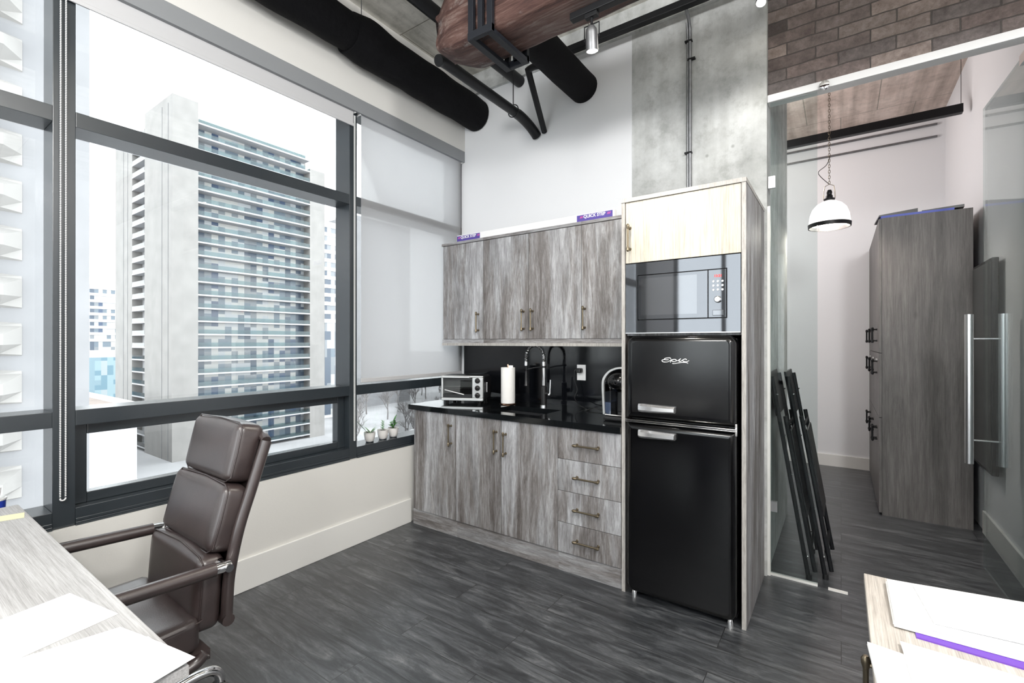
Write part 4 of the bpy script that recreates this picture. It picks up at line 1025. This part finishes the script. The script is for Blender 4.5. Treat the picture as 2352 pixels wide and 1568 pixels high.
t = bpy.data.objects.new('door_1', None); C.objects.link(t); t.location = (hx, hy, 0); t.rotation_euler = (0, 0, math.radians(92.6)); t['kind'] = 'structure'; t['label'] = 'frameless glass door leaf standing open into the hall'; t['category'] = 'door'
Wd = .765
B('pane', (0, Wd, -.005, .005, .012, 2.815), M['glass_door'], t)
bm = bmesh.new()
for s in (-1, 1): tube_bm(bm, [(Wd - .03, s * .075, .645), (Wd - .03, s * .075, 1.56)], .021, 16)
bm_obj('door_handle', bm, M['brushed'], t, smooth=True)
bm = bmesh.new()
for z in (.79, 1.41): tube_bm(bm, [(Wd - .03, -.075, z), (Wd - .03, .075, z)], .006, 10)
bm_obj('handle_post', bm, M['brushed'], t, smooth=True)
B('hinge', [(-.01, .14, -.014, .014, 0, .05), (-.01, .14, -.014, .014, 2.77, 2.82)], M['brushed'], t)

# hall
def hall_cab(y0, y1, label):
    x0, x1 = .25, .80
    t = E('storage_cabinet', label, 'cabinet', ((x0 + x1) / 2, (y0 + y1) / 2, 0), group='tall storage cabinets in the hall'); o = ((x0 + x1) / 2, (y0 + y1) / 2)
    B('body', rel((x0 + .02, x1, y0, y1, 0, 2.385), o), M['wood_hall'], t)
    ym = (y0 + y1) / 2
    for za, zb in ((.02, .78), (.785, 1.30), (1.305, 2.38)):
        for ya, yb, hy_ in ((y0, ym, ym - .04), (ym, y1, ym + .04)):
            d = B('door', rel((x0, x0 + .0185, ya + .002, yb - .002, za, zb), o), M['wood_hall'], t)
            bar_handle(d, x0 - o[0], hy_ - o[1], {.02: .62, .785: 1.18, 1.305: 1.45}[za], .12, True, dirx=1, mat=M['black_metal'])
            if za == .785: L('lock', [(.012, 0), (.012, .006), (0, .008)], M['brushed'], d, 12, c=(x0 - o[0], hy_ - o[1], 1.24), M_=Matrix.Rotation(-PI / 2, 4, 'Y'))
    return t
hall_cab(4.79, 5.31, 'tall dark weathered-wood cabinet nearest the glass door')
hall_cab(5.312, 5.83, 'tall dark weathered-wood cabinet, middle of the hall row')
hall_cab(5.832, 6.34, 'tall dark weathered-wood cabinet at the far end of the hall row')
for i, (xx, rz_, lb) in enumerate(((.365, .05, 'black document folder on the hall cabinet, left one'), (.645, -.05, 'black document folder on the hall cabinet, right one'))):
    t = E('document_folder', lb, 'folder', (xx, 4.98, 2.404), rz_, 'folders on the hall cabinet')
    bm = bmesh.new(); prism(bm, [(-.12, 0), (.12, 0), (.12, .035 if i == 0 else .02), (-.12, .012)], 'y', -.16, .16); bm_obj('cover', bm, M['black_plastic'], t)
    B('page_block', (-.11, .11, -.155, .155, .002, .01), M['paper'], t)
tag(B('drawing_board', (.265, .70, 4.80, 5.2, 2.385, 2.404), M['blue']), 'thin blue board lying under the folders on the hall cabinet', 'board')
# tv
t = E('wall_screen', 'dark flat screen mounted on the hall wall behind the glass door', 'screen', (.86, 4.62, 1.24))
B('casing', (-.06, -.025, -.345, .345, -.72, .70), M['black_plastic'], t, bevel=.005)
B('display', (-.0625, -.06, -.33, .33, -.70, .68), P('dark_screen', (.05, .055, .055), .25), t)
B('mount', (-.025, -.001, -.2, .2, -.3, .3), M['black_metal'], t)
# pendant
yp = 4.5; pc = at_y(yp, 1905, 500)
t = E('pendant_lamp', 'white domed pendant lamp with black rim hanging in the hall', 'pendant lamp', (pc.x, pc.y, 2.30))
dome = [(.020, .215), (.05, .205), (.085, .185), (.115, .15), (.133, .10), (.139, .05), (.14, .03)]
L('shade', dome + [(.136, .03), (.13, .10), (.11, .145), (.08, .18), (.045, .198), (.02, .207)], M['opal'], t, 40)
L('rim', [(.137, .0), (.144, .0), (.146, .03), (.137, .03), (.137, 0)], M['black_metal'], t, 40)
L('socket', [(0, .30), (.014, .298), (.02, .28), (.017, .262), (.024, .25), (.024, .235), (.040, .228), (.036, .215), (.0, .213)], M['black_metal'], t, 24)
T('yoke', [(-.038, 0, .232), (-.036, 0, .29), (-.03, 0, .33), (0, 0, .345), (.03, 0, .33), (.036, 0, .29), (.038, 0, .232)], .0025, M['bronze'], t, 6)
bm = bmesh.new(); bmesh.ops.create_uvsphere(bm, u_segments=16, v_segments=10, radius=.035, matrix=Matrix.Translation((0, 0, .10))); bm_obj('bulb', bm, M['lamp'], t, smooth=True)
bm = bmesh.new(); z = .345; k = 0
while z < 3.735 - 2.30:
    ring = [Vector((.007 * math.cos(a), 0, .014 * math.sin(a))) for a in [2 * PI * j / 8 for j in range(8)]]
    if k % 2: ring = [Vector((0, v.x, v.z)) for v in ring]
    tube_bm(bm, [v + Vector((0, 0, z + .012)) for v in ring], .002, 5, closed=True); z += .022; k += 1
bm_obj('chain', bm, M['bronze'], t, smooth=True)
T('cord', smooth_path([(0, 0, .345), (-.06, 0, .42), (-.07, 0, .46), (-.02, 0, .50), (.005, 0, .56)], 5), .0025, M['black_metal'], t, 6)
light('pendant_light', 'POINT', (pc.x, pc.y, 2.345), 4, color=(1, .9, .8), size=.05)
# linear fixture
a_ = at_y(5.2, 1800, 328); b__ = at_y(5.2, 2212, 250)
t = E('linear_lamp', 'long thin black linear lamp hanging across the hall', 'linear lamp', (.17, 5.2, 3.28))
B('housing', (-1.2, b__.x - .17, -.03, .03, -.035, .035), M['black_metal'], t, bevel=.003)
T('suspension_wire', [(b__.x - .17 - .01, 0, .035), (b__.x - .17 - .01, 0, 3.738 - 3.28)], .002, M['black_metal'], t, 6)
T('suspension_wire', [(-1.1, 0, .035), (-1.1, 0, 3.738 - 3.28)], .002, M['black_metal'], t, 6)
for z, lb in ((3.60, 'upper'), (3.475, 'lower')):
    tag(T('wall_conduit', [(-2.48, 6.36, z), (.80, 6.36, z)], .012, M['galv'], seg=10), '%s grey conduit running level along the hall back wall' % lb, 'conduit', 'conduits on the hall wall')
tag(T('hanging_pipe', [(-.42, 4.9, 3.735), (-.42, 4.9, 3.55)], .018, M['galv'], seg=12), 'short grey pipe stub under the hall ceiling near the column', 'pipe')
tag(L('door_stop', [(.018, 0), (.02, .02), (.012, .035), (0, .037)], M['chrome'], seg=16, loc=(-.27, 6.15, 0)), 'small chrome door stop on the dark hall floor', 'door stop')

# folded chairs leaning on the column's hall side
def folded_chair(loc, rz, label):
    t = E('folding_chair', label, 'folding chair', loc, rz, 'folded chairs behind the glass'); t.scale = (1, 1, 1)
    K = math.radians(9.2); # leans towards +x local top -> wall at -x
    def q(x, y, z): return (x - z * 1.36 * math.sin(K), y, z * 1.36 * math.cos(K))
    for s in (-1, 1):
        T('leg', [q(0, s * .21, .0), q(0, s * .21, .88)], .012, M['black_metal'], t, 10)
        T('leg', [q(.035, s * .18, .03), q(.03, s * .18, .70)], .012, M['black_metal'], t, 10)
        L('rubber_foot', [(.016, 0), (.016, .03)], M['black_plastic'], t, 10, c=(0, s * .21, 0))
    bm = bmesh.new(); 
    for (za, zb, xo, hw_) in ((.70, .90, -.012, .205), (.26, .64, .045, .17)):
        vs = [q(xo + dx, s * hw_, z) for dx in (-.006, .006) for s in (-1, 1) for z in (za, zb)]
        V = [bm.verts.new(v) for v in vs]
        for f in ((0, 1, 3, 2), (4, 6, 7, 5), (0, 4, 5, 1), (2, 3, 7, 6), (0, 2, 6, 4), (1, 5, 7, 3)): bm.faces.new([V[i] for i in f])
    bm_obj('seat_and_back', bm, M['black_plastic'], t, bevel=.004)
    for z in (.12, .66): T('cross_rail', [q(.035, -.18, z), q(.035, .18, z)], .008, M['black_metal'], t, 8)
    bm = bmesh.new()
    for z in (.10, .3, .45, .62, .8):
        for s in (-1, 1): bmesh.ops.create_icosphere(bm, subdivisions=1, radius=.006, matrix=Matrix.Translation(q(.014, s * .222, z)))
    bm_obj('rivet', bm, M['chrome'], t, smooth=True)
folded_chair((-.155, 3.46, 0), .0, 'folded black chair leaning directly on the concrete column')
folded_chair((-.075, 3.52, 0), .0, 'folded black chair leaning on the other folded chair, outermost')

# ------------------------------------------------------------------ left desk
t = E('desk', 'pale grey wood-grain desk in the lower left corner', 'desk', (-1.88, -.1, 0), group='office desks')
o = (-1.88, -.1)
B('desktop', rel((-2.70, -1.075, -.60, .40, .715, .74), o), M['desk_x'], t, bevel=.003)
B('end_panel', rel((-1.13, -1.095, -.55, .33, 0, .715), o), P('navy_panel', (.03, .035, .06), .4), t)
B('end_panel', rel((-2.68, -2.65, -.55, .33, 0, .715), o), M['desk_x'], t)
B('modesty_panel', rel((-2.65, -1.13, -.1, -.08, .3, .715), o), M['desk_x'], t)
def sheet(name, label, pts, z, mat, curl=None, group='loose papers on the left desk', th_=.0008, cat='paper', res=10):
    """sheet from 4 corners (x,y), gently curled"""
    cx = sum(p[0] for p in pts) / 4; cy = sum(p[1] for p in pts) / 4; bm = bmesh.new(); g_ = []
    for i in range(res + 1):
        row = []
        for j in range(res + 1):
            u, v = i / res, j / res
            x = (pts[0][0] * (1 - u) + pts[1][0] * u) * (1 - v) + (pts[3][0] * (1 - u) + pts[2][0] * u) * v
            y = (pts[0][1] * (1 - u) + pts[1][1] * u) * (1 - v) + (pts[3][1] * (1 - u) + pts[2][1] * u) * v
            row.append((x - cx, y - cy, (curl(u, v) if curl else 0)))
        g_.append(row)
    top = [[bm.verts.new((p[0], p[1], p[2] + th_)) for p in r_] for r_ in g_]; bot = [[bm.verts.new(p) for p in r_] for r_ in g_]
    for i in range(res):
        for j in range(res):
            bm.faces.new((top[i][j], top[i + 1][j], top[i + 1][j + 1], top[i][j + 1])); bm.faces.new((bot[i][j], bot[i][j + 1], bot[i + 1][j + 1], bot[i + 1][j]))
    for i in range(res):
        for (a, b) in (((i, 0), (i + 1, 0)), ((i, res), (i + 1, res)), ((0, i), (0, i + 1)), ((res, i), (res, i + 1))):
            bm.faces.new((top[a[0]][a[1]], top[b[0]][b[1]], bot[b[0]][b[1]], bot[a[0]][a[1]]))
    ob = bm_obj(name, bm, mat, smooth=True, loc=(cx, cy, z), angle=40); return tag(ob, label, cat, group)
sheet('paper_sheet', 'blank white sheet lying askew in the middle of the left desk', [(-1.633, .335), (-1.414, .376), (-1.36, .10), (-1.58, .06)], .7405, M['paper'])
sheet('paper_sheet', 'large white sheet at the right corner of the left desk, topmost and overhanging', [(-1.332, .358), (-1.07, .408), (-1.02, .12), (-1.40, .06)], .7425, M['paper'], curl=lambda u, v: .004 + .010 * max(0, u - .5) ** 1 * (1 - v) + .004 * math.sin(3 * u))
sheet('paper_sheet', 'white sheet mostly covered by the overhanging sheet on the left desk', [(-1.25, .385), (-1.10, .392), (-1.12, .12), (-1.38, .12)], .7412, M['paper'])
sheet('yellow_note', 'pale yellow paper strip near the window end of the left desk', [(-2.548, .394), (-2.475, .382), (-2.53, .20), (-2.603, .212)], .7405, M['yellow'], None, None, .0006, 'note', 2)
t = E('pen_cup', 'blue and white cup on the window ledge at the left edge of the picture', 'cup', (-2.835, .352, .66))
L('cup', [(0, 0), (.03, 0), (.034, .085), (.031, .085), (.028, .006), (0, .006)], M['blue'], t, 24)
L('rim', [(.0335, .080), (.036, .083), (.036, .09), (.030, .09), (.030, .08)], M['white_plastic'], t, 24)
T('marker', [(.0, 0, .01), (.015, .012, .135)], .006, M['white_plastic'], t, 10)

# ------------------------------------------------------------------ leather chair (faces -y, seat under the desk)
t = E('office_chair', 'high-backed brown leather office chair with padded arms behind the left desk', 'chair', (-1.955, .425, 0), math.radians(-1))
cushion('seat', .50, .56, .108, .024, M['leather'], t, (0, -.035, .437), (math.radians(1), 0, 0), .008, n=20)
bm = bmesh.new()
for s in (-1, 1):
    tube_bm(bm, smooth_path([(s * .262, -.28, .375), (s * .265, -.05, .365), (s * .265, .15, .355), (s * .266, .22, .362), (s * .268, .25, .385)], 5), .017, 12)
box(bm, -.255, .255, -.27, .27, .352, .385)
bm_obj('seat_frame', bm, M['leather'], t, smooth=True)
seam = smooth_path([(-.245, -.25, .478), (-.255, .0, .478), (-.245, .225, .478), (-.20, .255, .478), (0, .262, .480), (.20, .255, .478), (.245, .225, .478), (.255, 0, .478), (.245, -.25, .478)], 5)
T('seam', seam, .0022, M['leather'], t, 6)
def bend_back(c):  # pads curve slightly round the sitter
    def f(q): return Vector((q.x, q.y - .18 * q.x * q.x, q.z))
    return f
LE = [(.0, .285, .355), (.0, .300, .47), (.0, .318, .60), (.0, .345, .74), (.0, .385, .90), (.0, .425, 1.04)]
for nm, z0, z1, w_, dp_ in (('lower_back_pad', .425, .668, .45, .085), ('middle_back_pad', .662, .884, .435, .09), ('headrest_pad', .884, 1.09, .385, .10)):
    zc = (z0 + z1) / 2
    yb = {'lower_back_pad': .288, 'middle_back_pad': .352, 'headrest_pad': .418}[nm]
    tilt = {'lower_back_pad': 4, 'middle_back_pad': 15, 'headrest_pad': 13}[nm]
    pd = cushion(nm, w_, dp_, z1 - z0, .028, M['leather'], t, (0, yb, zc), (math.radians(-tilt), 0, 0), .009, n=20, bend=bend_back(1))
    h2 = (z1 - z0) / 2 - .022; w2 = w_ / 2 - .006
    yy_ = -dp_ / 2 + .016; f2 = lambda x_: yy_ - .18 * x_ * x_; w2 += .006; h2 += .006
    loop = [(w2, f2(w2), -h2), (w2 + .004, f2(w2), 0), (w2, f2(w2), h2), (w2 - .03, f2(w2) - .002, h2 + .018), (0, yy_ + .0, h2 + .022), (-w2 + .03, f2(w2) - .002, h2 + .018), (-w2, f2(w2), h2), (-w2 - .004, f2(w2), 0), (-w2, f2(w2), -h2), (-w2 + .03, f2(w2) - .002, -h2 - .018), (0, yy_, -h2 - .022), (w2 - .03, f2(w2) - .002, -h2 - .018)]
    T('piping', loop, .0028, M['leather'], pd, 6, closed=True)
# shell: curved panel with thick rolled sides
shell_pts = [(.312, .44), (.314, .50), (.322, .60), (.352, .74), (.398, .88), (.446, 1.03)]
bm = bmesh.new(); rows = []
for y, z in shell_pts:
    row = []
    for k in range(9):
        x = -.225 + .45 * k / 8
        row.append((x, y + .03 - .20 * x * x, z))
    rows.append(row)
f_ = [[bm.verts.new(p) for p in r_] for r_ in rows]; b_2 = [[bm.verts.new((p[0], p[1] + .018, p[2])) for p in r_] for r_ in rows]
for i in range(len(rows) - 1):
    for k in range(8):
        bm.faces.new((f_[i][k], f_[i][k + 1], f_[i + 1][k + 1], f_[i + 1][k])); bm.faces.new((b_2[i][k], b_2[i + 1][k], b_2[i + 1][k + 1], b_2[i][k + 1]))
for i in range(len(rows) - 1):
    for k in (0, 8): bm.faces.new((f_[i][k], f_[i + 1][k], b_2[i + 1][k], b_2[i][k]))
for i in (0, len(rows) - 1):
    for k in range(8): bm.faces.new((f_[i][k], f_[i][k + 1], b_2[i][k + 1], b_2[i][k]))
bm_obj('back_shell', bm, M['leather'], t, smooth=True)
bm = bmesh.new()
for s in (-1, 1):
    tube_bm(bm, smooth_path([(s * .228, y + .018, z) for y, z in shell_pts], 5), [.019] * 26, 12)
tube_bm(bm, smooth_path([(-.228, shell_pts[-1][0] + .018, 1.03), (-.17, shell_pts[-1][0] + .026, 1.045), (0, shell_pts[-1][0] + .03, 1.05), (.17, shell_pts[-1][0] + .026, 1.045), (.228, shell_pts[-1][0] + .018, 1.03)], 4), .017, 10)
tube_bm(bm, [(-.245, .330, .445), (.245, .330, .445)], .02, 12)
bm_obj('back_frame', bm, M['leather'], t, smooth=True)
for s in (-1, 1):
    a_ = T('armrest', smooth_path([(s * .283, .272, .650), (s * .287, .10, .658), (s * .288, -.02, .664), (s * .288, -.14, .668), (s * .287, -.20, .650), (s * .283, -.225, .60), (s * .277, -.23, .40)], 5), [.0215] * 26 + [.019] * 5, M['leather'], t, 16)
    T('arm_bracket', [(s * .283, .262, .650), (s * .283, .295, .649), (s * .281, .318, .647)], [.019, .018, .016], M['chrome'], a_, 14)
    T('arm_bolt', [(s * .225, .310, .645), (s * .302, .310, .645)], .013, M['chrome'], a_, 14)
L('gas_column', [(.03, .10), (.03, .22), (.018, .225), (.018, .34), (.06, .345), (.09, .352)], M['chrome'], t, 20, c=(0, .05, 0))
for k in range(5):
    a = math.radians(97 + 72 * k); ca, sa = math.cos(a), math.sin(a); BX = Vector((0, .05, 0))
    def bq(d_, z, sd=0): return (ca * d_ - sa * sd, sa * d_ + ca * sd + .05, z)
    T('leg', smooth_path([bq(0, .12), bq(.10, .13), bq(.25, .135), bq(.33, .125), bq(.365, .10), bq(.375, .065)], 5), .018, M['chrome'], t, 12)
    cst = T('caster', [bq(.375, .029, .010), bq(.375, .029, .030)], .028, M['black_plastic'], t, 16)
    T('wheel', [bq(.375, .029, -.010), bq(.375, .029, -.030)], .028, M['black_plastic'], cst, 16)
    T('fork', [bq(.375, .038, -.012), bq(.375, .038, .012)], .018, M['black_plastic'], cst, 12)

# ------------------------------------------------------------------ right desk
t = E('desk', 'weathered wood-grain desk with paper stacks in the lower right corner', 'desk', (.85, 1.2, 0), group='office desks')
o = (.85, 1.2)
B('desktop', rel((.052, 1.75, .75, 1.650, .715, .74), o), M['desk_y'], t, bevel=.002)
B('pedestal', rel((.090, .60, .78, 1.63, .02, .715), o), M['wood'], t)
for ya, yb, hy_ in ((.785, 1.205, 1.29), (1.208, 1.628, 1.29)):
    d = B('door', rel((.072, .090, ya, yb, .03, .71), o), M['wood'], t, bevel=.001)
    if ya > 1: bar_handle(d, .072 - o[0], 1.285 - o[1], .618, .16, True, dirx=1, out=.028, r=.0055)
B('end_panel', rel((1.70, 1.73, .78, 1.63, 0, .715), o), M['wood'], t)
# paper stacks
def stack(label, pts, z, n, jitter, group, topm):
    rnd_ = random.Random(len(label)); t = E('paper_stack', label, 'paper stack', (sum(p[0] for p in pts) / 4, sum(p[1] for p in pts) / 4, z), group=group)
    cx, cy = t.location.x, t.location.y
    for i in range(n):
        ox, oy = rnd_.uniform(-jitter, jitter), rnd_.uniform(-jitter, jitter); th_ = .0022
        bm = bmesh.new(); prism(bm, [(p[0] - cx + ox, p[1] - cy + oy) for p in pts], 'z', i * th_ + .0002, (i + 1) * th_)
        bm_obj('page_block', bm, topm if i == n - 1 else M['paper'], t, bevel=.0006)
    return t
tag(sheet('purple_folder', 'purple card folder under the thick paper stack on the right desk', [(.135, 1.585), (.40, 1.62), (.47, 1.335), (.135, 1.352)], .7402, M['purple'], None, None, .003, 'folder', 3), 'purple card folder under the thick paper stack on the right desk', 'folder')
stack('thick stack of printed pages at the back of the right desk', [(.098, 1.600), (.50, 1.66), (.53, 1.37), (.098, 1.372)], .7436, 7, .0015, 'paper stacks on the right desk', M['printed'])
sheet('paper_sheet', 'single printed page on top of the thick stack at the right edge of the picture', [(.15, 1.60), (.42, 1.645), (.45, 1.42), (.17, 1.40)], .7596, M['printed'], lambda u, v: .001 + .002 * u, 'top pages on the right desk')
stack('thin stack of pages in front, nearest the camera on the right desk', [(.046, 1.262), (.34, 1.225), (.36, .90), (.07, .93)], .7405, 3, .001, 'paper stacks on the right desk', M['paper'])
sheet('paper_sheet', 'printed page lying on the thin front stack of the right desk', [(.103, 1.300), (.37, 1.285), (.42, .95), (.12, .93)], .7480, M['printed'], lambda u, v: .001 + .0015 * math.sin(3 * u), 'top pages on the right desk')
t = E('ballpoint_pen', 'dark pen lying on the front papers at the lower right', 'pen', (.205, 1.125, .756), math.radians(-38))
T('barrel', [(-.06, 0, 0), (.055, 0, 0), (.07, 0, 0)], [.0045, .0045, .0015], P('pen_navy', (.02, .02, .06), .3), t, 12)
T('clip', [(-.055, 0, .006), (-.02, 0, .006)], .0012, M['chrome'], t, 6)
